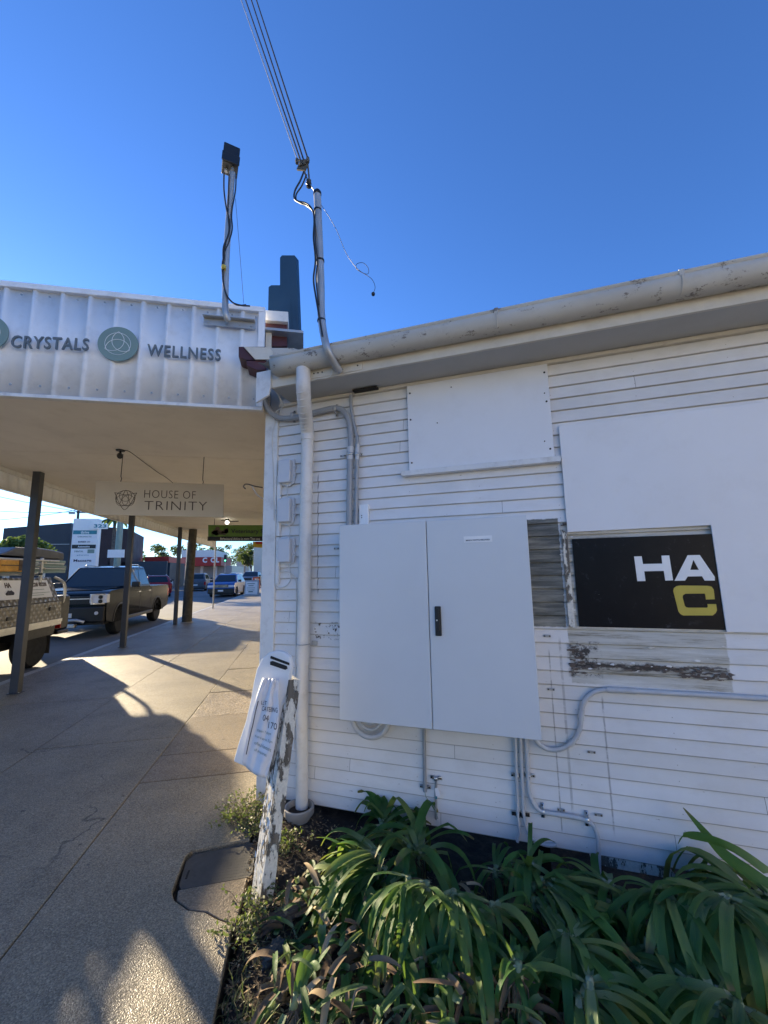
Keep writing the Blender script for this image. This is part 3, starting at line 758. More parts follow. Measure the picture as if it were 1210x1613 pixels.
def pipe_thing(name, label, cat, pts, r, m, n=12, smooth=8, group=None, clamps=()):
    pts = [Vector(p) for p in pts]; T = thing(name, label, cat, pts[0], WALL, group)
    MB().tube(pts, r, n, smooth=smooth).build('tube', M[m], T)
    for (p, ax, mm) in clamps: saddle(T, p, r, ax, mm)
    return T
def W3(px, py, off): return wp(px, py, off)

# downpipe
o_ = .07; r_ = .042
p0 = Vector((wp(478, 580, .335).x, -.335, 2.824))
pts = [p0, W3(478, 592, .335), W3(478, 612, .33), W3(480, 640, .25), W3(482.5, 662, .14), W3(484, 680, .075), W3(484.5, 694, .07)]
dp = thing('downpipe', 'white painted round downpipe from gutter to ground beside the wall corner', 'downpipe', (.252, -o_, .0), WALL)
MB().tube(pts, .047, 20, smooth=6).build('elbow', M['pipe'], dp)
cr = MB()
sp_, _ = spline(pts, 6)
for i in range(13, 29, 2):
    a = sp_[i]; t_ = (sp_[i+1]-sp_[i-1]).normalized(); u = Vector((1, 0, 0)); w_ = t_.cross(u).normalized()
    cr.tube([a+(u*math.cos(R(q))+w_*math.sin(R(q)))*.0475 for q in range(60, 301, 20)], .0038, 6)
cr.build('crimp_rib', M['pipe'], dp)
MB().tube([W3(484.5, 688, .07), (.252, -o_, 1.0)], r_, 20).build('pipe_upper', M['pipe'], dp)
MB().tube([(.252, -o_, 1.02), (.252, -o_, .90)], r_+.002, 20).build('pipe_collar', M['pipe'], dp)
MB().tube([(.252, -o_, .93), (.253, -o_-.003, .5), (.256, -o_, -.03)], r_-.003, 20, smooth=4).build('pipe_lower', M['peel2'] if 'peel2' in M else M['pipe'], dp)
cl = MB(); cl.tube([Vector((.252, -o_, 1.03))+Vector((math.cos(R(a)), -math.sin(R(a)), 0))*(r_+.003) for a in range(-20, 201, 20)], .003, 6); cl.box(.295, .335, -.03, -.027, 1.015, 1.045); cl.build('strap', M['galv'], dp)

# pot under downpipe
pc = Vector((.258, -.108, 0)); zr_ = wp(481, 1272, .108).z; T = thing('drain_pot', 'small grey plant pot around the foot of the downpipe', 'pot', (pc.x, pc.y, zr_-.17), WALL)
MB().lathe([(.058, -.19), (.062, -.185), (.074, -.055), (.076, -.045), (.088, -.042), (.092, -.036), (.093, .0), (.090, .004), (.080, .004), (.077, -.004), (.073, -.05), (.0, -.06)], (pc.x, pc.y, zr_), 'Z', 32).build('pot_shell', M['pot'], T)
MB().lathe([(.001, -.022), (.068, -.026), (.074, -.034)], (pc.x, pc.y, zr_), 'Z', 24).build('soil_fill', M['soil'], T)

# big grey conduit from the awning corner, along under the eave and down to the cabinet
o_ = .045
pts = [(-.115, -.13, 2.78), (-.125, -.10, 2.66), (-.10, -.06, 2.58), (-.03, -o_, 2.555), (.12, -o_, 2.56), (.30, -o_, 2.585), (.50, -o_, 2.595), (.565, -o_, 2.58), (.612, -o_, 2.52), (.625, -o_, 2.44), (.627, -o_, 2.36)]
pts[0:4] = [W3(416, 565, .16), W3(415, 610, .14), W3(420, 640, .09), W3(440, 658, .05)]
pts = [Vector(p) for p in pts]
pts[4:] = [W3(470, 657, .045), W3(500, 649, .045), W3(530, 643, .045), W3(543, 650, .045), W3(551, 668, .045), W3(553, 700, .045), W3(552.5, 708, .045)]
T = thing('grey_conduit', 'thick grey flexible conduit sweeping from the awning corner under the eave to the cabinet top', 'conduit', pts[-1], WALL)
MB().tube(pts, .021, 14, smooth=8).build('flexible_hose', M['conduit'], T)
a = W3(552.5, 704, .045); b = W3(551.5, 724, .045); c = W3(550, 826, .045)
MB().tube([a, b], .0245, 14).build('coupling', M['conduit_l'], T)
MB().tube([b, Vector((c.x, c.y, cz1+.0))], .021, 14).build('rigid_pipe', M['conduit'], T)
saddle(T, W3(551.5, 716, .045), .0245, 'v'); saddle(T, W3(462, 654.5, .045), .022, 'h', 'galv'); saddle(T, W3(529, 645, .045), .022, 'h', 'galv')
MB().lathe([(.026, 0), (.026, .02), (.022, .022)], (c.x, -.045, cz1-.001), 'Z', 14).build('gland', M['steel'], T)
# thinner conduit beside it
pts = [W3(553, 622, .04), W3(553.5, 640, .04), W3(557, 665, .04), W3(562, 685, .04), W3(563.5, 702, .04)]
T = thing('thin_conduit', 'thinner grey conduit dropping from the eave vent to the cabinet, right of the thick one', 'conduit', pts[-1], WALL)
MB().tube(pts, .0115, 10, smooth=6).build('flexible_hose', M['conduit'], T)
a = W3(563.5, 700, .04); b = W3(562.5, 724, .04); MB().tube([a, b], .0155, 12).build('coupling', M['conduit_l'], T)
c = W3(560.5, 822, .04); MB().tube([b, Vector((c.x, -.04, cz1))], .0125, 12).build('rigid_pipe', M['conduit'], T)
saddle(T, W3(562.7, 716, .04), .015, 'v')

# junction boxes on the left
bxs = [((438, 723), (461, 762)), ((437, 784), (461, 824)), ((437, 846), (461, 888))]
desc = ['topmost of the three white junction boxes left of the downpipe', 'middle one of the three white junction boxes left of the downpipe', 'lowest of the three white junction boxes left of the downpipe, above a coiled cable']
boxes = []
for i, (a, b) in enumerate(bxs):
    p, q = wp(*a, .05), wp(*b, .05)
    c = (p+q)/2
    if i == 0:
        T = thing('junction_box', desc[i], 'junction box', (c.x, -.014, c.z), WALL, 'white junction boxes on the wall corner'); jb0 = T; c0 = c.copy()
        hw, hh = (q.x-p.x)/2, (p.z-q.z)/2
        bk = MB(); sh = []
        for (u, v) in ((-.7, -1), (-.3, -1.0), (-.25, -1.1), (.45, -1.1), (.5, -1), (.9, -.92), (1, -.75), (1.0, -.5), (1.12, -.42), (1.12, -.22), (1.0, -.15), (1.0, .15), (1.12, .22), (1.12, .42), (1, .5), (1, .8), (.9, .95), (-.1, 1.04), (-.75, 1.0), (-.9, .9), (-.9, -.9)):
            sh.append((c.x+u*hw, -.014, c.z+v*hh))
        bk.prism(sh, (0, -.012, 0)); bk.build('back_plate', M['box'], T, bevel=.002)
        MB().box(c.x-hw*.86, c.x+hw*.70, -.062, -.024, c.z-hh*.86, c.z+hh*.86).build('lid', M['box'], T, bevel=.007, seg=3)
        s_ = MB()
        for v in (-.32, .32): s_.lathe([(.004, 0), (.004, .003)], (c.x+hw*1.0, -.029, c.z+v*hh), 'Y', 8)
        s_.build('screw', M['galv'], T)
        boxes.append(c)
    else:
        r2 = jb0.copy(); COL.objects.link(r2); r2.matrix_world = WALL @ Matrix.Translation(Vector((c.x, -.014, c.z))); r2['label'] = desc[i]; ORG[r2.name] = Vector((c.x, -.014, c.z))
        for ch in list(jb0.children):
            c2 = ch.copy(); COL.objects.link(c2); c2.parent = r2
        boxes.append(c)
# cables between the boxes and the flat strip conduit at the corner
def wire(name, label, cat, pts, r=.0035, m='wire_w', frame=WALL, smooth=6, group=None):
    pts = [Vector(p) for p in pts]
    mb = MB().tube(pts, r, 7, smooth=smooth); o = mb.build(name, M[m], frame=frame, origin=pts[0]); return tag(o, label, cat, group)
wire('box_cable', 'white cable linking the topmost junction box to the middle one', 'cable', [(boxes[0].x+.005, -.03, boxes[0].z-.07), (boxes[0].x+.004, -.022, boxes[0].z-.13), (boxes[1].x+.003, -.03, boxes[1].z+.07)])
wire('box_cable', 'white cable linking the middle junction box to the lowest one', 'cable', [(boxes[1].x+.0, -.03, boxes[1].z-.07), (boxes[1].x+.018, -.022, boxes[1].z-.11), (boxes[1].x+.03, -.022, boxes[1].z-.15), (boxes[2].x+.01, -.03, boxes[2].z+.07)])
lp = [W3(453, 888, .03), W3(457, 898, .022), W3(458, 912, .02), W3(452, 922, .02), W3(441, 926, .02), W3(432, 920, .02), W3(431, 910, .02), W3(438, 902, .02), W3(450, 900, .025), W3(458, 903, .03), W3(465, 912, .022), W3(467, 930, .02), W3(466.5, 990, .02), W3(464, 1180, .02)]
wire('coiled_cable', 'white cable looped once below the lowest junction box and running down beside the downpipe', 'cable', lp, .0035)
wire('corner_cable', 'white cable curving from the strip conduit up under the eave at the wall corner', 'cable', [W3(432, 820, .03), W3(431, 760, .03), W3(429, 690, .03), W3(433, 668, .03), W3(434, 650, .06), W3(446, 640, .10), W3(440, 625, .16), W3(434, 615, .2)], .0045)
wire('corner_cable', 'thin white cable running from the eave down into the middle junction box', 'cable', [W3(436, 805, .04), W3(431, 795, .02), W3(432, 740, .02), W3(433, 680, .02), W3(437, 664, .03), W3(443, 645, .08), W3(441, 628, .14), W3(438, 612, .2)], .003)
T = thing('strip_conduit', 'narrow square white strip conduit running down beside the wall corner board', 'conduit', (wp(430, 925, .02).x, -.014, wp(430, 925, .02).z), WALL)
a = wp(432, 750, .03); b = wp(428, 846, .03); c = wp(427, 920, .03)
MB().box(.005, .032, -.036, -.0135, b.z+.004, a.z).build('channel', M['trim'], T, bevel=.002)
MB().box(.005, .032, -.036, -.0135, c.z, b.z-.004).build('channel', M['trim'], T, bevel=.002)

# wires & bracket on the fascia near the mast foot
wire('fascia_cable', 'thin white cable looping from the foot of the service mast along the eave fascia', 'cable', [W3(523, 577, .31), W3(522, 590, .31), W3(515, 595, .30), W3(500, 597, .30), W3(480, 604, .29)], .003)
T = thing('fascia_cover_plate', 'cream cover plate screwed on the eave fascia beside the mast foot', 'cover plate', (.5, -.30, 2.77), WALL)
MB().box(.33, .78, -.298, -.2925, 2.768, 2.828).build('plate', M['cream'], T, bevel=.001)
s_ = MB()
for x in (.44, .47, .50, .75): s_.lathe([(.005, 0), (.005, .003)], (x, -.301, 2.80), 'Y', 8)
s_.build('screw', M['dark'], T)

# conduit on the right: out of frame, bends down, loops under the cabinet
pts = [W3(1215, 1101, .03), W3(1100, 1094, .03), W3(1000, 1088.5, .03), W3(955, 1086, .03), W3(934, 1091, .03), W3(920, 1106, .03), W3(915.5, 1125, .03), W3(914, 1145, .03), W3(905, 1165, .03), W3(888, 1178, .03), W3(868, 1181, .03), W3(852, 1174, .04), W3(842, 1163, .07)]
e2 = Vector(pts[0])+Vector((5, 0, 0)); e2.z = pts[0].z
T = thing('side_conduit', 'grey conduit running along the boards from the right and bending down under the cabinet', 'conduit', pts[3], WALL)
MB().tube([e2, Vector(pts[0]), Vector(pts[1]), Vector(pts[2]), Vector(pts[3])], .0135, 12).build('straight_pipe', M['conduit_l'], T)
MB().tube(pts[3:], .0125, 12, smooth=6).build('bent_pipe', M['conduit_l'], T)
for a, b in ((W3(956, 1086, .03), W3(1000, 1088.5, .03)), (W3(916, 1118, .03), W3(915, 1134, .03)), (W3(897, 1173, .03), W3(903, 1167, .03))):
    MB().tube([a, b], .0155, 12).build('coupling', M['conduit_l'], T)
# dangling concentric hose below the cabinet, left
T = thing('looped_hose', 'two concentric loops of grey flexible hose hanging just below the cabinet', 'hose', (wp(582, 1145, .06).x, -.06, wp(582, 1166, .06).z), WALL)
cc = W3(583, 1128, .07)
for rr_, r2 in ((.122, .016), (.078, .010), (.045, .008)):
    MB().tube([cc+Vector((rr_*math.cos(R(a)), 0, rr_*math.sin(R(a)))) for a in range(160, 381, 10)], r2, 12).build('hose_loop', M['conduit_l'], T)
# centre drop pipe
a = W3(668.5, 1140, .03); b = W3(669.5, 1247, .03)
T = thing('drop_conduit', 'thin grey conduit dropping straight from the middle of the cabinet', 'conduit', b, WALL)
MB().tube([Vector((a.x, -.035, cz0+.01)), b], .0105, 12).build('tube', M['conduit'], T); saddle(T, W3(669.5, 1240, .028), .009, 'v', 'galv')
wire('earth_wire', 'thin green wire curling out of the drop conduit into the leaves', 'wire', [b, W3(671, 1255, .03), W3(676, 1262, .03), W3(684, 1272, .04), W3(690, 1290, .06)], .0022, 'greenpole')
# tap with tag
T = thing('earth_stake_clamp', 'brass clamp on a short pipe with a hanging white tag, below the cabinet', 'pipe clamp', W3(687, 1285, .03), WALL)
MB().tube([W3(687, 1226, .03), W3(686.5, 1250, .03), W3(687, 1290, .03)], .008, 8).build('short_pipe', M['galv'], T); saddle(T, W3(686.5, 1226, .028), .010, 'v')
tg = MB().prism([W3(685, 1242, .045), W3(690, 1240.5, .045), W3(694, 1254, .045), W3(687, 1256, .045)], (0, -.0012, 0)).build('tag', M['paper'], T)
MB().box(-.004, .006, -.0468, -.0462, -.006, .008, M=Matrix.Translation(W3(689.5, 1250, .0)) ).build('tag_print', M['blueprint'], tg)

# group of three pipes under the right side of the cabinet
gp = 'conduits dropping from the right side of the cabinet'
def drop(px_top, px_bot, pts_extra, r, m, label, y_cl=None, name='wall_conduit'):
    a = W3(px_top, 1166, .035); a = Vector((a.x, -.035, cz0+.01))
    pts = [a] + [W3(*q, .035) for q in pts_extra]; T = thing(name, label, 'conduit', pts[-1], WALL)
    st = [pts[0], pts[1]]; MB().tube(st, r, 12).build('straight_pipe', M[m], T)
    if len(pts) > 2: MB().tube(pts[1:], r*.97, 12, smooth=6).build('bent_pipe', M[m], T)
    return T
T1 = drop(812.5, 816, [(816, 1287), (817, 1300), (818, 1312), (815, 1326)], .0088, 'conduit_l', 'leftmost of the three conduits under the right of the cabinet, ending by the ground')
T2 = drop(820.5, 823, [(825, 1285), (828, 1300), (836, 1318), (850, 1328), (866, 1332), (877, 1331)], .0095, 'conduit_l', 'middle of the three conduits under the cabinet, hooking to the right at its foot')
T3 = drop(829.5, 832, [(832, 1230), (834, 1250), (842, 1268), (853, 1278), (872, 1282), (900, 1286), (920, 1291), (934, 1300), (941, 1318), (943, 1345), (944, 1400)], .0115, 'conduit_l', 'rightmost conduit under the cabinet, stepping right and then down into the soil')
saddle(T1, W3(815, 1222, .03), .009, 'v'); saddle(T3, W3(832, 1222, .03), .012, 'v'); saddle(T2, W3(824, 1284, .03), .010, 'v', 'black'); saddle(T1, W3(816, 1284, .03), .009, 'v', 'black')
saddle(T3, W3(855, 1278, .03), .013, 'h'); saddle(T3, W3(925, 1291, .03), .013, 'h')
# leftover rusty clips on the wall
old = [((540, 718), 'beside the two conduits above the cabinet', .13), ((530, 864), 'left of the cabinet top', .05), ((932, 1185), 'right of the bent conduit', .05), ((884, 1276), 'left of the last step of the conduit', .04), ((943, 1284), 'just right of the lowest conduit bend', .06), ((862, 1002), 'right of the cabinet under the dark boards', .05), ((868, 1086), 'right of the cabinet near the bent conduit top', .04)]
for (q, l_, w_) in old:
    c = wp(*q, .018); T = thing('old_pipe_clip', 'rusty leftover pipe clip '+l_, 'pipe clip', (c.x, -.014, c.z), WALL)
    MB().box(c.x-.02, c.x+.02, -.0175, -.0135, c.z-.007, c.z+.007).build('clip_plate', M['galv'], T, bevel=.002)
    s_ = MB()
    for sg in (-1, 1): s_.lathe([(.004, 0), (.004, .004)], (c.x+sg*.013, -.0215, c.z), 'Y', 8)
    s_.build('screw', M['bark'], T)

# ================================================================== SERVICE MAST AND OVERHEAD LINES
mo = .43
mp_ = [W3(536, 584, .31), W3(528, 574, .36), W3(516, 550, mo), W3(509, 520, mo), W3(506, 490, mo), W3(505.5, 450, mo), W3(503, 380, mo), W3(500, 306, mo)]
T = thing('service_mast', 'galvanised service mast pipe rising in front of the gutter with the power lines attached', 'service mast', mp_[0], WALL)
MB().tube(mp_, .024, 14, smooth=6).build('mast_pipe', M['galv'], T)
top = mp_[-1]; MB().lathe([(.027, 0), (.027, .018), (.018, .032), (.001, .036)], (top.x, top.y, top.z-.005), 'Z', 14).build('cap', M['black'], T)
for q in ((500.5, 332), (504.5, 411), (506.5, 505)):
    c = W3(*q, mo); MB().lathe([(.027, -.006), (.027, .006)], c, 'Z', 14).build('band', M['black'], T)
at_ = W3(488, 290, mo+.02); ap = W3(481, 258, mo+.02)
MB().tube([W3(499, 305, mo), at_, ], .004, 6).build('strain_link', M['steel'], T)
MB().lathe([(.004, -.03), (.017, -.025), (.012, -.01), (.019, 0), (.012, .01), (.017, .022), (.006, .03)], (W3(486.5, 289, mo+.02)), 'Z', 12).build('insulator', M['black'], T)
bk = MB(); bk.box(-.035, .035, -.006, .006, -.03, .03, M=Matrix.Translation(W3(477, 262, mo+.02)) @ Matrix.Rotation(R(25), 4, 'Y')); bk.tube([W3(470, 252, mo), W3(487, 255, mo)], .006, 6); bk.tube([W3(474, 254, mo), W3(483, 280, mo)], .006, 6); bk.tube([W3(484, 250, mo), W3(487, 280, mo)], .006, 6)
for q in ((468, 254), (474, 258), (480, 256), (485, 252)): bk.lathe([(.010, -.018), (.013, 0), (.010, .018)], W3(*q, mo+.03), 'Z', 10)
bk.build('line_clamp', M['wood_grey'], T)
# four aerial lines passing high over the footpath towards a pole behind the viewer
ends = [(469, 253), (474, 254), (479, 254), (485, 250)]; tops = [(380, 0), (387, 0), (396, 0), (404, 0)]
side = ['leftmost', 'second from left', 'third from left', 'rightmost']
for i, (e_, t_) in enumerate(zip(ends, tops)):
    a = WALL @ W3(*e_, mo+.02); d = ray(*t_); b = CAMP + d*3.75; b2 = b + (b-a)*3.0
    p = [a + (b2-a)*(j/12) + Vector((0, 0, -.02*math.sin(math.pi*j/12)*0)) for j in range(13)]
    o = MB().tube(p, .0058 if i else .0045, 6).build('aerial_line', M['wire'] if i != 0 else M['galv'], origin=a)
    tag(o, side[i]+' of the four aerial power lines running up from the service mast', 'power line', 'aerial lines from the service mast')
wire('mast_cable', 'black cable drooping from the line clamp into the mast and down its left side', 'cable', [W3(479, 270, mo+.02), W3(473, 285, mo+.03), W3(465, 300, mo+.03), W3(464, 313, mo+.03), W3(474, 320, mo+.03), W3(484, 324, mo+.03), W3(493, 333, mo+.03), W3(495, 350, mo+.02), W3(494, 375, mo+.03), W3(497, 410, mo+.03), W3(494, 440, mo+.03), W3(498, 470, mo+.03), W3(504, 505, mo+.03), W3(508, 530, mo+.03)], .006, 'wire')
wire('mast_cable', 'second black cable looping from the line clamp around the mast, inside the wider loop', 'cable', [W3(483, 275, mo+.02), W3(476, 292, mo+.02), W3(467, 306, mo+.02), W3(468, 316, mo+.02), W3(482, 320, mo+.02), W3(492, 330, mo+.02), W3(496, 352, mo+.02), W3(497, 380, mo+.04), W3(500, 412, mo+.03), W3(498, 440, mo+.04), W3(502, 480, mo+.03)], .005, 'wire')
wire('loose_wire', 'thin loose wire hanging from the mast top with a small loop near its end', 'wire', [W3(501, 316, mo), W3(515, 336, .42), W3(530, 362, .42), W3(545, 398, .42), W3(560, 420, .42), W3(572, 430, .42), W3(580, 431, .42), W3(580, 422, .42), W3(572, 414, .42), W3(562, 416, .42), W3(562, 424, .42), W3(575, 432, .42), W3(586, 440, .42), W3(591, 452, .42), W3(588, 462, .42)], .0016, 'wire')
c = W3(588, 463, .42); T = MB().lathe([(.003, -.014), (.010, -.008), (.012, .004), (.004, .012)], c, 'Z', 10).build('wire_plug', M['black'], frame=WALL, origin=c); tag(T, 'small black plug at the end of the loose hanging wire', 'plug')
# ================================================================== AWNING OVER THE FOOTPATH
AX0, AX1, AY0, AY1 = -4.02, -.325, 3.0, 19.6
ZC, ZF0, ZF1 = 2.975, 2.685, 3.50
AW = thing('awning', 'long white street awning with corrugated fascia and cream ceiling over the footpath', 'awning', (-2.1, 3.0, 2.7))
def corr(name, x0, x1, y, z0, z1, dirx=True, pitch=.168, m='fascia', phase=0.0, depth=.018, par=None, flip=1):
    mb = MB(); pr = []; x = x0
    t0 = x0 - phase
    xs = []
    k_ = 0; t = t0
    while t < x1:
        for a, d in ((0, 0), (pitch-.042, 0), (pitch-.030, depth), (pitch-.012, depth)):
            q = t+a
            if x0 <= q <= x1: xs.append((q, d))
        t += pitch
    xs = [(x0, xs[0][1])]+xs+[(x1, xs[-1][1])]
    vs = []
    for q, d in xs:
        if dirx: vs += [(q, y-d*flip, z0), (q, y-d*flip, z1)]
        else: vs += [(y-d*flip, q, z0), (y-d*flip, q, z1)]
    mb.add(vs, [(2*i, 2*i+2, 2*i+3, 2*i+1) for i in range(len(xs)-1)]); mb.recalc = False
    o = mb.build(name, M[m], par, sharp=20); s_ = o.modifiers.new('t', 'SOLIDIFY'); s_.thickness = .002; return o
corr('end_fascia', AX0, AX1, AY0, ZF0+.02, ZF1-.02, True, .172, 'fascia', .05, .02, AW)
corr('street_fascia', AY0+.02, AY1, AX0, ZF0+.02, ZF1-.02, False, .20, 'fascia', 0, .02, AW)
MB().box(AX0-.03, AX1+.012, AY0-.035, AY0+.01, ZF1-.03, ZF1+.012).box(AX0-.035, AX0+.01, AY0, AY1, ZF1-.03, ZF1+.01).build('capping', M['fascia'], AW, bevel=.004)
MB().box(AX0-.03, AX1+.012, AY0-.034, AY0+.012, ZF0, ZF0+.024).box(AX0-.034, AX0+.016, AY0+.013, AY1, ZF0, ZF0+.026).box(AX0+.016, AX0+.05, AY0+.02, AY1, ZC-.06, ZC-.002).build('bottom_trim', M['trim'], AW, bevel=.003)
MB().box(AX1-.035, AX1+.012, AY0-.036, AY0+.012, ZF0+.026, ZF1-.032).build('end_trim', M['fascia'], AW, bevel=.003)
MB().box(AX0+.02, AX1+.045, AY0+.02, AY1, ZC, ZC+.02).build('ceiling', M['ceiling'], AW)
MB().box(AX0+.02, AX1+.3, AY0+.02, AY1, 3.36, 3.38).build('roof_sheet', M['galv'], AW)
cs = MB()
for y in (5.4, 7.8, 10.2, 12.6, 15.0, 17.4): cs.box(AX0+.05, AX1+.03, y-.02, y+.02, ZC-.005, ZC-.0005)
cs.build('ceiling_cover_strip', M['ceiling'], AW, bevel=.001)
MB().box(AX1+.012, AX1+.055, 3.06, 19.5, 2.70, 3.4).build('wall_plate', M['cream'], AW)
fsx = MB()
for i in range(22):
    x = AX0+.05+.172*i+.151
    if x > AX1-.04: break
    for z in (ZF1-.075, ZF0+.085): fsx.lathe([(.0065, -.003), (.0065, .003)], (x, AY0-.026, z), 'Y', 8)
fsx.build('screw', M['galv'], AW)
# posts
posts = [(-3.707, 6.458, .095, 'nearest charcoal awning post, beside the tray of the utility truck'), (-3.775, 9.892, .095, 'charcoal awning post in front of the dark pickup, second from the viewer'), (-3.84, 13.737, .095, 'farthest charcoal awning post, right beside the round timber pole')]
for i, (x, y, w_, l_) in enumerate(posts):
    if i == 0:
        T = thing('awning_post', l_, 'post', (x, y, 0), STREET, 'square charcoal posts holding up the awning'); T0 = T
        MB().box(x-.05, x+.05, y-.05, y+.05, .006, ZC-.001).build('shaft', M['post'], T, bevel=.006)
        MB().box(x-.075, x+.075, y-.06, y+.06, -.001, .006).build('base_plate', M['post'], T, bevel=.002)
        b_ = MB()
        for sx in (-.06, .06): b_.lathe([(.008, .006), (.008, .016)], (x+sx, y-.04, 0), 'Z', 6)
        b_.build('anchor_bolt', M['galv'], T)
    else:
        T = T0.copy(); COL.objects.link(T); T.location = (x, y, 0); T['label'] = l_; ORG[T.name] = Vector((x, y, 0))
        for ch in list(T0.children):
            c2 = ch.copy(); COL.objects.link(c2); c2.parent = T
T = thing('timber_pole', 'thick round weathered timber pole standing through the awning near the kerb', 'timber pole', (-3.62, 14.2, 0))
MB().tube([(-3.63, 14.2, -.1), (-3.625, 14.2, 1.2), (-3.60, 14.2, 2.1), (-3.58, 14.2, ZC)], [.150, .135, .128, .122], 20).build('trunk', M['wood_grey'], T)
MB().box(-4.0, -3.1, 14.02, 14.38, ZC-.012, ZC-.006).build('ceiling_collar', M['trim'], T)
MB().lathe([(.20, .0), (.19, .012), (.17, .03)], (-3.63, 14.2, 0), 'Z', 20).build('base_collar', M['kerb'], T)

# fascia lettering and emblem discs
def fpt(px, py, off=.024): return yp(px, py, AY0-off)
def ftext(name, word, a, b, label, hgt):
    p = fpt(*a, .036); q = fpt(*b, .036); T = thing(name, label, 'lettering sign', p)
    u = Vector((1, 0, (q.z-p.z)/(q.x-p.x)))
    MB().text(word, p, u, (0, 0, 1), w=(q-p).length, h=hgt, ext=.012, bold=.012, space=1.15).build('lettering', M['letter'], T, smooth=False)
    return T
p, q = fpt(18, 548), fpt(140, 553)
ftext('crystals_lettering', 'CRYSTALS', (18, 548.5), (140, 553), 'raised grey letters reading CRYSTALS on the awning fascia', .088)
ftext('wellness_lettering', 'WELLNESS', (232, 561), (348, 569), 'raised grey letters reading WELLNESS on the awning fascia', .088)
def triquetra(c, u, v, d, n=20):
    # three interlaced vesica loops; d is the centre offset, outer tips at 2d
    out = []
    for k_ in range(3):
        a = R(90+120*k_); r = d*math.sqrt(3)
        c0 = (d*math.cos(a+math.pi), d*math.sin(a+math.pi))
        # arcs of circle centred at c0, spanning 240 degrees around the far side
        pts = []
        for j in range(n+1):
            t_ = a-R(90)+R(180)*j/n
            pts.append(Vector(c)+Vector(u)*(c0[0]+r*math.cos(t_))*1.0+Vector(v)*(c0[1]+r*math.sin(t_)))
        out.append(pts)
    return out
def emblem(px, py, rad, label):
    c = fpt(px, py, .03); T = thing('emblem_disc', label, 'emblem sign', c, STREET, 'round sage emblems on the awning fascia')
    MB().lathe([(rad, -.0), (rad, .010), (rad-.003, .012)][::-1], (c.x, c.y-.012, c.z), 'Y', 48).build('disc', M['sage'], T)
    cc = Vector((c.x, c.y-.0135, c.z)); u = Vector((1, 0, 0)); v = Vector((0, 0, 1)); r = rad*.64
    mb = MB()
    mb.tube([cc+u*math.cos(R(a))*r+v*math.sin(R(a))*r for a in range(0, 360, 8)], .0016, 5, closed=True)
    R2 = rad*.70; d = R2/2.0; rr = d*math.sqrt(3)
    for k_ in range(3):
        a = R(-90+120*k_); c0 = cc+u*math.cos(a)*d+v*math.sin(a)*d
        mb.tube([c0+u*rr*math.cos(a+math.pi+R(t_))+v*rr*math.sin(a+math.pi+R(t_)) for t_ in range(-90, 91, 9)], .0018, 5)
    mb.build('emblem_lines', M['white'], T); return T
emblem(187, 543, .128, 'sage green round disc with a white three-looped knot, between CRYSTALS and WELLNESS')
emblem(-20, 525, .128, 'sage green disc cut off at the left edge of the picture, left of CRYSTALS')
# steel bracket and flood light pole on the fascia end
a, b = fpt(320, 500, .05), fpt(402, 508, .05)
T = thing('fascia_bracket', 'galvanised steel angle bracket bolted across the awning fascia top', 'bracket', a)
MB().box(a.x, b.x, AY0-.034, AY0-.026, a.z-.045, a.z+.012).box(a.x, b.x, AY0-.075, AY0-.034, a.z+.006, a.z+.012).build('angle', M['galv'], T, bevel=.002)
s_ = MB()
for x in (a.x+.03, a.x+.16, b.x-.11, b.x-.03): s_.lathe([(.010, 0), (.010, .006)], (x, AY0-.041, a.z-.022), 'Y', 6)
s_.build('bolt', M['galv'], T)
yo = .12
pp = [yp(360, 505, AY0-.10), yp(356, 496, AY0-yo), yp(355, 470, AY0-yo), yp(357, 400, AY0-yo), yp(361, 340, AY0-yo), yp(366, 272, AY0-yo)]
T = thing('floodlight', 'black box floodlight on a tall galvanised pole above the awning corner', 'floodlight', pp[0])
MB().tube(pp, .023, 12, smooth=5).build('pole', M['galv'], T)
ta = yp(363.5, 254, AY0-yo)
hb = MB(); Mx = Matrix.Translation(ta) @ Matrix.Rotation(R(3), 4, 'Y') @ Matrix.Rotation(R(14), 4, 'Z')
hb.box(-.058, .058, -.06, .06, -.078, .085, M=Mx); h_ = hb.build('lamp_housing', M['black'], T, bevel=.006)
MB().box(-.063, .063, -.066, -.058, -.075, .0, M=Mx).build('visor', M['black'], h_, bevel=.002)
MB().lathe([(.012, -.10), (.012, -.078)], ta+Vector((-.03, 0, 0)), 'Z', 10).lathe([(.012, -.10), (.012, -.078)], ta+Vector((.02, -.02, 0)), 'Z', 10).build('cable_gland', M['galv'], h_)
def w_street(name, label, pts, r=.004, m='wire', cat='cable', smooth=6):
    o = MB().tube([Vector(p) for p in pts], r, 7, smooth=smooth).build(name, M[m], origin=pts[0]); return tag(o, label, cat)
Y_ = AY0-yo-.03
w_street('floodlight_cable', 'black cable twisting down the left of the floodlight pole onto the awning top', [yp(*q, Y_) for q in ((353, 272), (353, 300), (357, 330), (362, 350), (360, 370), (352, 390), (352, 420), (351, 440), (356, 462), (366, 476), (380, 481), (394, 482))], .0058)
w_street('floodlight_cable', 'black cable winding down the right side of the floodlight pole', [yp(*q, Y_+.01) for q in ((372, 274), (371, 300), (365, 335), (366, 360), (361, 380), (354, 398), (350, 418), (352, 445), (358, 466), (372, 480), (388, 480))], .005)
w_street('floodlight_cable', 'shorter black cable between the two outer ones on the floodlight pole', [yp(*q, Y_+.0) for q in ((361, 274), (360, 300), (359, 335), (361, 362), (355, 385), (353, 410))], .005)
w_street('guy_wire', 'thin taut guy wire from the floodlight pole down to the awning top', [yp(371, 313, Y_), yp(378, 400, Y_), yp(384, 478, Y_)], .0015, cat='wire')
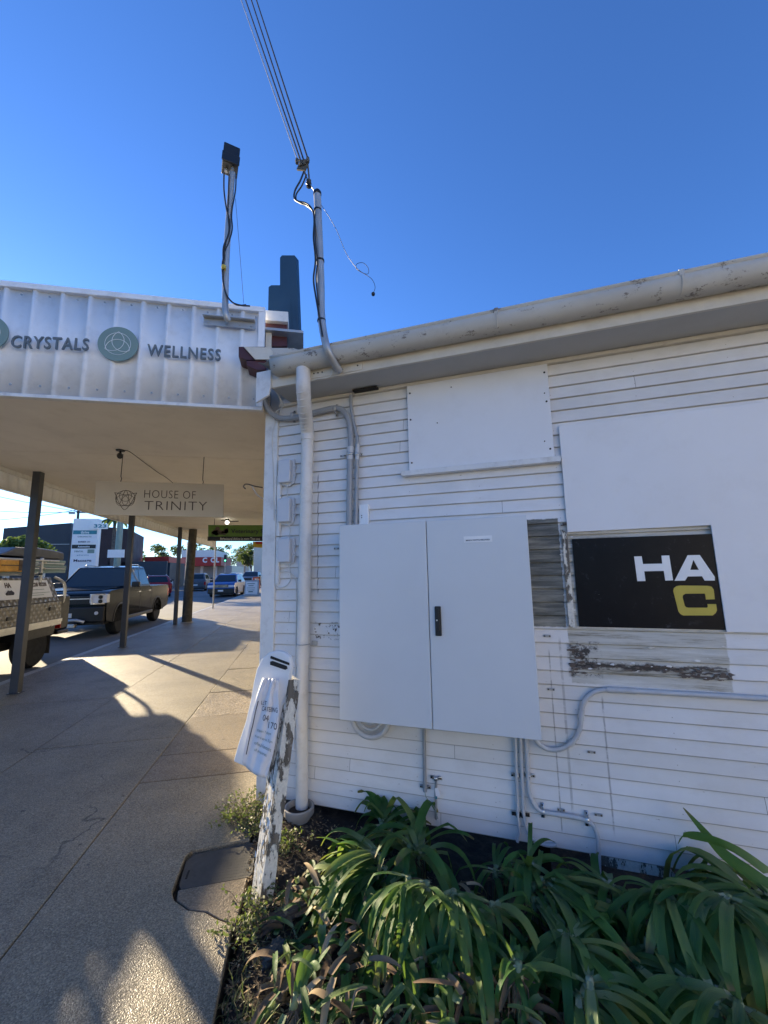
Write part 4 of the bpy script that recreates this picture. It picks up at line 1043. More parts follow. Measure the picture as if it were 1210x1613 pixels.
c = yp(352.5, 421, Y_-.01); T = MB().lathe([(.016, -.012), (.018, 0), (.016, .012)], c, 'Z', 10).build('tape_band', M['yellow'], origin=c); tag(T, 'yellow tape band around the floodlight cables', 'tape')

# stepped navy panel and maroon beam ends at the awning corner
ys_ = 3.30
P = [yp(*q, ys_) for q in ((421, 545), (423, 452), (427, 449), (441, 449), (441, 406), (444, 402), (464, 402), (467, 406), (473, 560), (421, 560))]
T = thing('stepped_parapet_panel', 'navy blue stepped panel rising behind the awning corner', 'parapet panel', P[0])
MB().prism(P, (.02, .03, 0)).build('panel', M['navy'], T, bevel=.002)
P2 = [yp(*q, ys_-.002) for q in ((459, 470), (462, 470), (470, 545), (463, 545))]
MB().prism(P2, (0, -.01, 0)).build('edge_fold', M['navy'], T)
T = thing('parapet_end', 'maroon painted parapet end with a white capping at the awning corner', 'parapet end', (-.25, 3.12, 3.2))
P = [yp(*q, 3.1) for q in ((416, 505), (452, 508), (452, 545), (416, 545))]; MB().prism(P, (0, .12, 0)).build('maroon_panel', M['maroon'], T, bevel=.002)
P = [yp(*q, 3.06) for q in ((415, 488), (454, 491), (454, 507), (415, 504))]; MB().prism(P, (0, .16, 0)).build('white_capping', M['trim'], T, bevel=.003)
T = thing('steel_beam_end', 'maroon steel beam stub poking out below the awning corner beside the gutter', 'beam', (-.3, 2.9, 3.0))
P = [yp(*q, 2.84) for q in ((376, 546), (418, 546), (418, 566), (388, 567), (376, 562))]; MB().prism(P, (0, .15, 0)).build('beam', M['maroon'], T, bevel=.002)
P = [yp(*q, 2.82) for q in ((384, 546), (424, 547), (430, 554), (428, 566), (402, 566))]; MB().prism(P, (0, .012, 0)).build('flashing', M['cream'], T, bevel=.002)
P = [yp(*q, 2.84) for q in ((388, 568), (420, 568), (420, 583), (405, 583), (389, 576))]; MB().prism(P, (0, .14, 0)).build('lower_web', M['maroon'], T, bevel=.002)
P = [yp(*q, 2.86) for q in ((424, 548), (462, 548), (474, 552), (430, 562))]; MB().prism(P, (0, .1, 0)).build('corner_flashing', M['gutter'], T, bevel=.002)

# hanging board HOUSE OF TRINITY
yh = 5.35
c = [yp(*q, yh) for q in ((151, 757.5), (352.5, 763), (352, 815), (149, 810.5))]
T = thing('hanging_sign', 'beige hanging board reading HOUSE OF TRINITY under the awning', 'hanging sign', ((c[0]+c[1])/2))
MB().prism(c, (0, .02, 0)).build('board', M['board'], T, bevel=.002)
u = (c[1]-c[0]).normalized(); ytxt = yh-.0005
def tx(word, a, b, h):
    p = yp(*a, ytxt); q = yp(*b, ytxt); return MB().text(word, p, (q-p), (0, 0, 1), w=(q-p).length, h=h, ext=.002, bold=-.012, space=1.1)
tx('HOUSE OF', (227, 784), (308, 786), .098).build('lettering', M['brown'], T, smooth=False)
tx('TRINITY', (227, 803), (326, 804), .108).build('lettering', M['brown'], T, smooth=False)
cc = yp(197.5, 786, yh-.002); uu = Vector((1, 0, 0)); vv = Vector((0, 0, 1)); mb = MB(); rd_ = .108
mb.tube([cc+uu*math.cos(R(a))*rd_*.98+vv*(math.sin(R(a))*rd_*.86+.012) for a in range(0, 360, 8)], .0028, 5, closed=True)
d = rd_*.36; rr = d*math.sqrt(3)
for k_ in range(3):
    a = R(90+120*k_); c0 = cc+uu*math.cos(a)*d+vv*math.sin(a)*d
    mb.tube([c0+uu*rr*math.cos(R(t_))+vv*rr*math.sin(R(t_)) for t_ in range(0, 360, 12)], .0024, 5, closed=True)
tri = [cc+uu*rd_*1.12+vv*rd_*.72, cc+uu*rd_*.6-vv*rd_*.45, cc-vv*rd_*1.22, cc-uu*rd_*.6-vv*rd_*.45, cc-uu*rd_*1.12+vv*rd_*.72]
mb.tube(tri, .0028, 5, smooth=6); mb.tube([cc+uu*rd_*1.12+vv*rd_*.72, cc+vv*rd_*.5, cc-uu*rd_*1.12+vv*rd_*.72], .0026, 5, smooth=6)
mb.tube([cc-uu*rd_*.5-vv*rd_*.5, cc+vv*rd_*1.0, cc+uu*rd_*.5-vv*rd_*.5], .0026, 5, smooth=6)
mb.build('emblem', M['brown'], T)
hk = MB()
for px in (190, 319):
    p = yp(px, 758 if px == 190 else 763, yh+.01); hk.tube([p+Vector((0, 0, -.01)), p+Vector((.01, 0, .03)), p+Vector((0, 0, .06)), Vector((p.x+.004, p.y, ZC))], .0045, 6)
hk.build('hook', M['black'], T)

# ceiling camera with its cable
c = gz(190, 709, ZC); T = thing('security_camera', 'small black security camera hanging from the awning ceiling', 'security camera', c)
MB().lathe([(.045, -.012), (.05, 0)], c, 'Z', 20).lathe([(.012, -.05), (.012, -.01)], c, 'Z', 10).build('mount', M['black'], T)
MB().tube([c+Vector((-.015, .02, -.045)), c+Vector((.005, -.02, -.072)), c+Vector((.02, -.05, -.09))], [.02, .032, .030], 14).build('camera_head', M['black'], T)
w_street('camera_cable', 'dark cable running along the ceiling from the security camera', [c+Vector((.03, 0, -.004)), gz(205, 712, ZC-.005), gz(232, 732, ZC-.01), gz(250, 745, ZC-.012), gz(268, 757, ZC-.006), gz(300, 785, ZC)], .004)
# scroll bracket on the corner
T = thing('scroll_bracket', 'small dark wrought scroll bracket fixed to the corner of the building under the awning', 'bracket', xp(412, 768, -.28))
pts = [yp(*q, 3.12) for q in ((414, 768), (402, 766), (392, 763), (386, 763), (384, 767), (387, 770))]; MB().tube(pts, .0045, 6, smooth=5).build('scroll', M['black'], T)
pts = [yp(*q, 3.12) for q in ((397, 765), (405, 779), (416, 787))]; MB().tube(pts, .0035, 6, smooth=5).build('brace', M['galv'], T)

# green hanging sign further along
yv = 11.5
c = [yp(*q, yv) for q in ((328, 827), (412.5, 827), (412.5, 853), (328, 852))]; c[1].x = -.45; c[2].x = -.45
T = thing('green_hanging_sign', 'green and black hanging sign with Veterinary lettering under the awning further along the footpath', 'hanging sign', c[0])
MB().prism(c, (0, .04, 0)).build('board', M['green_sign'], T, bevel=.003)
hz = c[3].z; MB().box(c[0].x, -.45, yv-.004, yv-.0005, hz, hz+(c[0].z-hz)*.27).build('lower_band', M['black'], T)
p = yp(364, 842, yv-.005); MB().text('Veterinary S', p, (1, 0, 0), (0, 0, 1), w=.83, h=.15, ext=.003, bold=.01).build('lettering', M['ink'], T, smooth=False)
p = yp(347, 850.8, yv-.006); MB().text('Behavioural Advice in more Than one', p, (1, 0, 0), (0, 0, 1), w=1.02, h=.07, ext=.003).build('lettering', M['white'], T, smooth=False)
bl = MB(); rr2 = random.Random(3)
for i in range(14):
    p = yp(335+rr2.random()*26, 833+rr2.random()*8, yv-.006); bl.lathe([(.03+.04*rr2.random(), 0), (.02, .004)], p, 'Y', 9)
bl.build('animal_picture', M['bark'], T)
for x in (c[0].x+.1, -.7): pass
hk = MB().tube([(c[0].x+.15, yv+.02, c[0].z), (c[0].x+.15, yv+.02, ZC)], .008, 6).tube([(-.8, yv+.02, c[0].z), (-.8, yv+.02, ZC)], .008, 6); hk.build('hanger', M['black'], T)
# bulkhead light under the awning
c = gz(358, 818, ZC); c.z = ZC
T = thing('awning_light', 'small lit twin lamp fitting on the awning ceiling before the green sign', 'light fitting', c)
MB().lathe([(.05, -.05), (.06, 0)], c, 'Z', 16).tube([c+Vector((-.02, 0, -.04)), c+Vector((-.17, .1, -.01))], .012, 8).tube([c+Vector((.02, 0, -.05)), c+Vector((.28, .1, -.04))], .012, 8).build('fitting', M['black'], T)
MB().lathe([(.001, -.13), (.04, -.12), (.05, -.085), (.03, -.05)], c, 'Z', 14).build('bulb', M['bulb'], T)

# yellow-green sign and building beyond the corner
T = thing('lime_wall_sign', 'lime green projecting sign with a red top beyond the green hanging sign', 'sign', yp(405, 865, 14.5))
P = [yp(*q, 14.5) for q in ((398, 853), (416, 853), (416, 863), (400, 862))]; MB().prism([Vector((p.x, p.y, p.z)) for p in P], (0, .03, 0)).build('sign_face', M['yellow'], T)
P = [yp(*q, 14.47) for q in ((402, 853), (416, 853), (416, 857), (404, 857))]; MB().prism(P, (0, -.004, 0)).build('red_band', M['red'], T)

# thin parking sign pole at the kerb
b = gz(335.5, 958.5); T = thing('street_sign_pole', 'slim grey street sign pole standing at the kerb edge before the blue car', 'sign pole', b)
MB().tube([b, b+Vector((0, 0, 3.15))], .03, 10).build('pole', M['galv'], T); p = b+Vector((-.02, -.04, 2.65)); MB().box(p.x-.02, p.x+.02, p.y-.15, p.y+.15, p.z, p.z+.45).build('sign_plate', M['white'], T)
b = gz(289.5, 972); T = thing('white_kerb_pole', 'thin white metal pole between the farthest awning post and the timber pole', 'pole', b)
MB().tube([b, b+Vector((0, 0, 2.68))], .022, 10).build('pole', M['white'], T); MB().lathe([(.05, 0), (.05, .01)], b, 'Z', 12).build('foot', M['galv'], T)

# sandwich board
b = gz(396, 938); b.y = 30; b = Vector((-3.55, 30, 0)); T = thing('sandwich_board', 'white A-frame sandwich board standing on the footpath beside the blue car', 'sandwich board', b)
for sg in (-1, 1):
    P = [(b.x-.48, b.y+sg*.28, 0), (b.x+.48, b.y+sg*.28, 0), (b.x+.45, b.y+sg*.03, 1.02), (b.x-.45, b.y+sg*.03, 1.02)]; MB().prism(P, (0, .02*sg, 0)).build('face_panel', M['galv'], T)
P = [(b.x-.40, b.y-.275, .1), (b.x+.40, b.y-.275, .1), (b.x+.38, b.y-.08, .93), (b.x-.38, b.y-.08, .93)]; MB().prism([Vector(p)+Vector((0, -.03, 0)) for p in P], (0, -.005, 0)).build('poster', M['white'], T)
l_ = MB()
for i, (w_, h_) in enumerate(((.5, .05), (.35, .05), (.55, .03), (.5, .03), (.3, .08))):
    z = .78-i*.14; y = b.y-.275+(z-.1)/.83*.195-.04; l_.box(b.x-w_/2-.05, b.x+w_/2-.05, y-.004, y, z, z+h_)
l_.build('printed_lines', M['sage'], T)
# ================================================================== VEHICLES
def wheel_mesh(T, x, y, zc, r, w, side, rimm='alu', spokes=6, frame=STREET, Mx=None):
    mb = MB(); c = Vector((x, y, zc))
    prof = [(r*.62, -w/2), (r*.90, -w/2), (r*.98, -w/2+.03), (r, -w/2+.06), (r, w/2-.06), (r*.98, w/2-.03), (r*.90, w/2), (r*.62, w/2)]
    mb.lathe(prof, c, 'X', 32)
    if Mx: mb.v = [Mx @ v for v in mb.v]
    t_ = mb.build('wheel', M['rubber'], T)
    rm = MB(); o = side*w/2
    def add(pr): rm.lathe(pr, c, 'X', 32)
    add([(r*.64, o-side*.01), (r*.60, o-side*.015), (r*.56, o-side*.07), (.0005, o-side*.075)] if side > 0 else [(.0005, o-side*.075), (r*.56, o-side*.07), (r*.60, o-side*.015), (r*.64, o-side*.01)])
    for k_ in range(spokes):
        a = 2*math.pi*k_/spokes+.2
        d = Vector((0, math.cos(a), math.sin(a))); e = Vector((0, -math.sin(a), math.cos(a)))
        p0_ = c+Vector((o-side*.04, 0, 0)); q = [p0_+e*.035+d*.03, p0_-e*.035+d*.03, p0_-e*.028+d*r*.6+Vector((side*.02, 0, 0)), p0_+e*.028+d*r*.6+Vector((side*.02, 0, 0))]
        rm.prism(q, (side*.018, 0, 0))
    rm.lathe([(.001, o-side*.01), (.055, o-side*.015), (.06, o-side*.04)], c, 'X', 14)
    if Mx: rm.v = [Mx @ v for v in rm.v]
    rm.build('rim', M[rimm], t_)

def car(name, label, cat, loc, rot, sp, group=None):
    # local: x right, y back (front faces -y), z up from the road
    L, W, H = sp['L'], sp['W'], sp['H']; hw = W/2; Mx = Matrix.Translation(Vector(loc)) @ Matrix.Rotation(rot, 4, 'Z')
    T = thing(name, label, cat, loc, STREET, group); paint = M[sp['paint']]; gc = sp.get('gc', .22)
    belt, hood = sp['belt'], sp['hood']; wr = sp['wr']; fa, ra = sp['fa'], sp['ra']; ar = wr+.07
    y0, y1 = 0, L
    def B_(mb, nm, m, par=T, **k):
        mb.v = [Mx @ v for v in mb.v]; return mb.build(nm, m, par, **k)
    deck = sp.get('deck', belt)
    cf, rf_, rr_, cr_ = sp['cowl'], sp['roof_f'], sp['roof_r'], sp['cab_r']
    prof = [(y0+.05, gc+.08), (y0+.0, gc+.22), (y0+.0, hood-.28), (y0+.06, hood-.10), (y0+.22, hood-.02), (cf, hood+.05 if hood+.05 < belt else belt), (cf+.15, belt), (cr_, belt)]
    if deck != belt: prof += [(cr_+.02, deck)]
    prof += [(y1-.10, deck), (y1-.01, deck-.12), (y1, gc+.30), (y1-.08, gc+.12)]
    low = []
    for cy_ in (ra, fa):
        low += [(cy_+ar*math.cos(R(a)), wr+ar*math.sin(R(a))) for a in range(-25, 206, 15)]
    low = [(max(y0+.06, min(y1-.06, a)), max(gc, b)) for a, b in low]
    prof += low
    mb = MB(); secs = [(-hw, .0), (-hw+.10, 1), (hw-.10, 1), (hw, .0)]
    mb.prism([(-hw, a, b) for a, b in prof], (W, 0, 0))
    body = B_(mb, 'body', paint, bevel=.055, seg=3)
    MB_in = MB().box(-hw+.12, hw-.12, .15, L-.15, gc-.02, belt-.25); B_(MB_in, 'underbody', M['black'])
    # cabin
    ins = sp.get('ins', .17); zr = H
    def cabq(zf): # interpolated section at fraction zf of height
        x = hw-.045-ins*zf; ya = cf+(rf_-cf)*zf; yb = cr_+(rr_-cr_)*zf; return x, ya, yb, belt-.03+(zr-belt+.03)*zf
    c0 = cabq(0); c1 = cabq(1)
    vs = [(-c0[0], c0[1], c0[3]), (c0[0], c0[1], c0[3]), (c0[0], c0[2], c0[3]), (-c0[0], c0[2], c0[3]), (-c1[0], c1[1], c1[3]-.05), (c1[0], c1[1], c1[3]-.05), (c1[0], c1[2], c1[3]-.03), (-c1[0], c1[2], c1[3]-.03),
          (-c1[0]*.8, c1[1]+.28, c1[3]), (c1[0]*.8, c1[1]+.28, c1[3]), (c1[0]*.8, c1[2]-.15, c1[3]), (-c1[0]*.8, c1[2]-.15, c1[3])]
    mb = MB().add(vs, [(3, 2, 1, 0), (0, 1, 5, 4), (1, 2, 6, 5), (2, 3, 7, 6), (3, 0, 4, 7), (4, 5, 9, 8), (5, 6, 10, 9), (6, 7, 11, 10), (7, 4, 8, 11), (8, 9, 10, 11)])
    cab = B_(mb, 'cabin', paint, bevel=.04, seg=3)
    def quad(A, Bq, C, D, u0, u1, v0, v1, off):
        A, Bq, C, D = map(Vector, (A, Bq, C, D))
        f = lambda u, v: (A*(1-u)+Bq*u)*(1-v)+(D*(1-u)+C*u)*v
        n_ = (Bq-A).cross(D-A).normalized(); q = [f(u0, v0), f(u1, v0), f(u1, v1), f(u0, v1)]
        return MB().prism([p+n_*off for p in q], n_*(-.02))
    B_(quad(vs[0], vs[1], vs[5], vs[4], .05, .95, .12, .95, .006), 'windscreen', M['glassb'])
    B_(quad(vs[2], vs[3], vs[7], vs[6], .09, .91, .18, .90, .006), 'rear_window', M['glass'])
    fr = sp.get('split', .5)
    for sd_, (A, Bq, C, D) in ((1, (vs[1], vs[2], vs[6], vs[5])), (-1, (vs[3], vs[0], vs[4], vs[7]))):
        rng_ = [(.09, fr-.015), (fr+.015, .93)] if sd_ > 0 else [(.07, 1-fr-.015), (1-fr+.015, .91)]
        for a, b in rng_: B_(quad(A, Bq, C, D, a, b, .14, .88, .006), 'side_window', M['glass'])
    # door seams, handles, mirrors
    for sd_ in (-1, 1):
        s_ = MB(); X = sd_*(hw-.003)
        for yy in (cf+.12, cf+(cr_-cf)*fr, cr_-.08): s_.box(X-.004, X+.006 if sd_ > 0 else X+.004, yy-.005, yy+.005, gc+.2, belt-.05)
        B_(s_, 'door_seam', M['black'], body)
        h_ = MB()
        for yy in (cf+(cr_-cf)*fr-.22, cr_-.34): h_.box(min(X, X+sd_*.03), max(X, X+sd_*.03), yy, yy+.16, belt-.17, belt-.14)
        B_(h_, 'door_handle', M[sp.get('trim', 'chrome')], body)
        m_ = MB().box(min(sd_*(hw-.02), sd_*(hw+.20)), max(sd_*(hw-.02), sd_*(hw+.20)), cf+.28, cf+.40, belt+.01, belt+.17); B_(m_, 'mirror', M[sp.get('mir', 'black')], bevel=.03)
        # sill step
        B_(MB().box(min(sd_*(hw-.12), sd_*(hw+.015)), max(sd_*(hw-.12), sd_*(hw+.015)), fa+ar+.05, ra-ar-.05, gc-.01, gc+.09), 'sill', M['black'], bevel=.015)
        # headlights
        hl = MB().box(min(sd_*(hw-.42), sd_*(hw+.004)), max(sd_*(hw-.42), sd_*(hw+.004)), -.012, .16, hood-.34, hood-.34+sp.get('hlh', .15)); B_(hl, 'headlight', M['lamp'], bevel=.02)
        if sp.get('hlh', 0) > .2:
            hh = MB()
            for zz_ in (.05, .16): hh.lathe([(.05, -.02), (.05, .0)], (sd_*(hw-.15), -.016, hood-.34+zz_), 'Y', 14)
            B_(hh, 'headlight_lens', M['glass'])
        tl_ = MB().box(min(sd_*(hw-.16), sd_*(hw+.004)), max(sd_*(hw-.16), sd_*(hw+.004)), L-.12, L+.008, deck-.42, deck-.12); B_(tl_, 'tail_light', M['red_lens'], bevel=.01)
        for yy in (fa, ra): wheel_mesh(T, sd_*(hw-.12), yy, wr, wr, .24, sd_, sp.get('rim', 'alu'), Mx=Mx)
        # arch liners
        ac = MB()
        for yy in (fa, ra):
            pts_ = [(sd_*(hw-.005), yy+ar*math.cos(R(a)), wr+ar*math.sin(R(a))) for a in range(0, 181, 12)]; ac.tube(pts_, .022, 6)
        B_(ac, 'wheel_arch_trim', M[sp.get('arch', 'black')])
    g_ = MB().box(-hw+.40, hw-.40, -.010, .08, hood-.36, hood-.14); gr = B_(g_, 'grille', M['black'], bevel=.012)
    b_ = MB()
    for i in range(4): b_.box(-hw+.44, hw-.44, -.018, -.008, hood-.335+i*.05, hood-.32+i*.05)
    B_(b_, 'grille_bar', M[sp.get('gbar', 'chrome')], gr)
    B_(MB().box(-hw+.03, hw-.03, -.045, .10, gc+.06, hood-.42), 'bumper', M[sp.get('bump', 'black')], bevel=.04, seg=3)
    pl_ = B_(MB().box(-.18, .18, -.062, -.046, gc+.20, gc+.31), 'number_plate', M['white'])
    B_(MB().box(-.18, .18, L+.002, L+.014, deck-.48, deck-.37), 'number_plate', M['white'])
    if sp.get('rails'):
        for sd_ in (-1, 1):
            X = sd_*(c1[0]-.07); B_(MB().tube([(X, c1[1]+.25, H-.03), (X, c1[1]+.35, H+.035), (X, c1[2]-.35, H+.035), (X, c1[2]-.2, H-.03)], .014, 8, smooth=3), 'roof_rail', M['alu'])
    wp_ = MB()
    for xx in (-.3, .2): wp_.tube([(xx, cf+.03, belt+.0), (xx+.4, cf+.18, belt+.12)], .008, 5)
    B_(wp_, 'wiper', M['black'])
    return T, Mx, B_

hw_ = .95
spec = dict(L=5.35, W=1.92, H=1.93, belt=1.27, hood=1.25, wr=.39, fa=.92, ra=4.10, gc=.36, deck=1.25, cowl=1.35, roof_f=2.05, roof_r=3.25, cab_r=3.45, paint='car_black', hlh=.24, rails=True, gbar='black', rim='alu', ins=.19)
T, Mx, B_ = car('pickup_truck', 'dark green-black dual cab pickup parked at the kerb facing the viewer', 'pickup truck', (-6.10, 12.25, -.12), R(1.0), spec)
# tray opening, hood bulge, bash bar, chrome badge
B_(MB().box(-.82, .82, 3.60, 5.22, 1.255, 1.262), 'tray_cover', M['black'])
B_(MB().prism([(-.72, .25, 1.235), (.72, .25, 1.235), (.78, 1.25, 1.295), (-.78, 1.25, 1.295)], (0, 0, .02)), 'bonnet_bulge', M['car_black'], bevel=.02)
B_(MB().box(-.56, .56, -.022, -.006, 1.02, 1.045), 'chrome_strip', M['chrome'])
for sd_ in (-1, 1):
    x_ = sd_*.75; B_(MB().box(x_-.17, x_+.17, -.028, -.012, .885, .915).box(x_-.17, x_-.14, -.028, -.012, .915, 1.13).box(x_-.17, x_+.17, -.028, -.012, 1.13, 1.15), 'headlight_frame', M['chrome'])
    B_(MB().lathe([(.045, -.02), (.045, 0)], (x_, -.05, .66), 'Y', 12), 'fog_lamp', M['lamp'])
B_(MB().tube([(-.5, -.10, .44), (-.35, -.16, .50), (.35, -.16, .50), (.5, -.10, .44)], .045, 10), 'skid_bar', M['alu'])
B_(MB().box(-.32, .32, -.17, -.02, .30, .42), 'skid_plate', M['alu'], bevel=.03)
mb = MB()
mb.tube([Vector((-.02, -.035, .98))+Vector((.10*math.cos(R(a)), 0, .055*math.sin(R(a)))) for a in range(0, 360, 20)], .012, 6, closed=True)
mb.tube([(-.22, -.035, 1.03), (-.22, -.035, .96), (-.18, -.035, .93), (-.14, -.035, .96), (-.14, -.035, 1.03)], .012, 6)
B_(mb, 'chrome_badge', M['chrome'])
sp2 = dict(L=4.4, W=1.82, H=1.60, belt=1.02, hood=1.02, wr=.33, fa=.85, ra=3.45, gc=.2, deck=1.02, cowl=1.05, roof_f=1.75, roof_r=3.55, cab_r=4.25, paint='car_blue', ins=.2, rails=True)
car('parked_car', 'blue hatchback SUV parked at the kerb facing the viewer behind the sandwich board', 'car', (-5.75, 30.8, -.12), R(-3), sp2)
sp3 = dict(sp2, paint='car_grey', H=1.7, belt=1.1, hood=1.08); car('parked_car', 'dark grey SUV driving away in the far lane beyond the timber pole', 'car', (-10.7, 47.5, -.12), R(184), sp3)
sp4 = dict(sp2, paint='car_red'); car('parked_car', 'red hatchback parked across the road, seen behind the pickup tray', 'car', (-12.0, 37.0, -.12), R(200), sp4)
sp5 = dict(sp2, paint='car_white', H=1.75); car('parked_car', 'white SUV queued behind the blue car', 'car', (-9.9, 61, -.12), R(-2), sp5)
sp6 = dict(spec, paint='car_grey', H=1.85); car('pickup_truck', 'dark pickup truck behind the blue car, seen over its right side', 'pickup truck', (-6.2, 47.5, -.12), R(-6), sp6)
sp7 = dict(sp2, paint='car_white', H=1.55); car('parked_car', 'small white car parked across the road beyond the red hatchback', 'car', (-14.2, 46, -.12), R(190), sp7)

# ---- utility truck with canopy tray at the left edge
UX0, UX1 = -6.55, -4.78; UY0, UY1 = 4.2, 9.50; zr0 = -.12
T = thing('utility_truck', 'work utility truck with aluminium canopy, signboard and loaded ladder rack at the left edge', 'utility truck', ((UX0+UX1)/2, 7.0, zr0))
tr = MB().box(UX0, UX1, 6.15, UY1, .56, .66); tr.build('tray_frame', M['alu'], T, bevel=.01)
lo = MB().prism([(UX1, 7.30, .66), (UX1, UY1-.02, .66), (UX1, UY1-.07, 1.02), (UX1, 7.25, 1.02)], (-.03, 0, 0)); lo.build('drop_side', M['checker'], T, bevel=.004)
lo = MB().prism([(UX1-.001, 6.2, .66), (UX1-.001, 7.28, .66), (UX1-.001, 7.22, 1.02), (UX1-.001, 6.2, 1.02)], (-.03, 0, 0)); lo.build('drop_side', M['alu'], T, bevel=.004)
can = MB().prism([(UX1-.02, 6.2, 1.03), (UX1-.02, UY1-.10, 1.03), (UX1-.18, UY1-.16, 1.50), (UX1-.18, 6.2, 1.50)], (-(UX1-UX0)+.30, 0, 0)); can.build('canopy', M['checker'], T, bevel=.01)
MB().box(UX0, UX1+.008, 7.27, 7.33, .5, 1.12).build('corner_post', M['white'], T, bevel=.01)
MB().box(UX1+.001, UX1+.012, 6.2, UY1, .62, .68).build('tray_rail', M['alu'], T, bevel=.003)
# signboard on the canopy flank
def uf(y, z, off=.012):
    k_ = (z-1.03)/.47; return Vector((UX1-.02-.16*k_+off, y, z))
sgn = MB().prism([uf(7.75, 1.14), uf(9.18, 1.12), uf(9.14, 1.44), uf(7.85, 1.46)], (.012, 0, 0)).build('signboard', M['white'], T)
uu = (uf(8.8, 1.33)-uf(8.0, 1.33)).normalized(); vv2 = (uf(8, 1.4)-uf(8, 1.3)).normalized()
MB().text('PH 0228 8228', uf(8.42, 1.33, .026), uu, vv2, w=.66, h=.075, ext=.003, bold=.03).build('lettering', M['brown'], sgn, smooth=False)
MB().text('HA', uf(7.96, 1.33, .026), uu, vv2, w=.14, h=.09, ext=.003, bold=.03).build('lettering', M['brown'], sgn, smooth=False)
mm = MB()
for i in range(5): mm.lathe([(.05, 0), (.03, .006)], uf(7.97+.03*i, 1.22+.02*(i % 2), .022), 'X', 9)
mm.build('logo', M['ink'], sgn)
l_ = MB()
for z, w_ in ((1.27, .55), (1.21, .7), (1.17, .5)): l_.prism([uf(8.42, z, .025), uf(8.42+w_, z, .025), uf(8.42+w_, z+.008, .025), uf(8.42, z+.008, .025)], (.003, 0, 0))
l_.build('printed_lines', M['sage'], sgn)
# latch
MB().box(UX1+.001, UX1+.02, 9.05, 9.2, .86, .93).box(UX1+.001, UX1+.02, 7.9, 8.02, .80, .86).build('latch', M['black'], T, bevel=.004)
# rack + load
rk = MB()
for y in (6.3, 7.6, 8.9): rk.box(UX0+.1, UX1-.1, y-.03, y+.03, 1.53, 1.58); rk.box(UX1-.14, UX1-.10, y-.03, y+.03, 1.40, 1.86)
rk.box(UX1-.15, UX1-.09, 4.4, 9.42, 1.80, 1.83); rk.build('ladder_rack', M['alu'], T, bevel=.006)
ld = thing('shadow_load', 'dark tarpaulin-wrapped load on the rack, added and shaped to cast a jagged footpath shadow', 'load', (UX1-.6, 6.4, 1.83))  # heap added on the rack, top profile shaped for its jagged shadow
lm = MB(); rl_ = random.Random(9); P_ = [(4.5, 1.85), (4.62, 1.95), (4.9, 2.0), (5.05, 1.93), (5.3, 2.0), (5.62, 2.0), (5.8, 1.93), (6.0, 1.97), (6.15, 2.02), (6.5, 2.02), (6.7, 1.92), (7.1, 1.95), (7.35, 1.88), (7.5, 1.95), (7.75, 1.96), (7.9, 1.88), (8.15, 1.90), (8.35, 1.95), (8.6, 2.05), (9.2, 2.08), (9.7, 2.06), (10.12, 2.02), (10.15, 1.86)]
lm.prism([(-5.16, y, z) for y, z in P_], (-1.0, 0, 0)); lm.build('tarpaulin', M['post'], ld, bevel=.03)
tl_ = thing('stacked_panels', 'teal-grey stacked panels lying on the rack of the utility truck', 'building panels', (UX1-.5, 7.4, 1.58))
mb = MB(); rr3 = random.Random(5)
for i in range(5): mb.box(UX0+.25+rr3.uniform(-.03, .03), -5.13, 4.9+rr3.uniform(-.1, .1), 10.16+rr3.uniform(-.08, .04), 1.585+i*.053, 1.633+i*.053)
mb.build('panel_stack', M['teal'], tl_, bevel=.004)
mb = MB()
for i in (1, 3): mb.box(-5.128, -5.115, 4.95, 10.1, 1.612+i*.053, 1.622+i*.053)
mb.build('edge_strip', M['white'], tl_)
ab = thing('amber_case', 'amber plastic case strapped on the rack at the far left', 'case', (UX1-.2, 8.0, 1.60))
MB().box(UX1-.32, UX1-.08, 7.72, 8.42, 1.60, 1.80).build('shell', M['amber'], ab, bevel=.02)
MB().box(UX1-.079, UX1-.072, 7.78, 8.36, 1.70, 1.715).box(UX1-.079, UX1-.072, 8.2, 8.3, 1.62, 1.80).build('strap', M['brown'], ab)
ar_ = MB(); ar_.tube([(UX1-.13, 9.05, 1.78), (UX1-.13, 8.70, 1.72), (UX1-.13, 9.05, 1.66)], .016, 4); ar_.build('rack_bracket', M['cream'], T)
# tail items: curved exhaust-like pole, mud flap, tow gear
mb = MB().tube([(UX1-.2, 9.55, .75), (UX1-.12, 9.72, 1.0), (UX1-.12, 9.72, 1.35), (UX1-.25, 9.60, 1.50)], .028, 10, smooth=5); mb.build('tail_pole', M['alu'], T)
MB().box(UX0+.2, UX1-.1, 9.5, 9.98, .42, 1.12).build('tail_bin', M['black'], T, bevel=.05)
MB().box(UX0+.2, UX1-.05, 9.5, 9.9, .36, .43).build('tow_step', M['black'], T, bevel=.02)
MB().box(UX1-.22, UX1-.02, 9.505, 9.55, .48, .62).build('tail_light', M['red_lens'], T, bevel=.01)
MB().box(UX0+.3, UX1-.3, 4.4, 9.3, .25, .55).build('chassis', M['black'], T)
MB().box(UX1-.30, UX1-.04, 9.24, 9.26, .05, .55).build('mud_flap', M['rubber'], T)
MB().prism([(UX1-.01, 8.28, .56), (UX1-.01, 9.32, .56), (UX1-.01, 9.28, .40), (UX1-.01, 8.34, .40)], (-.3, 0, 0)).build('wheel_guard', M['black'], T)
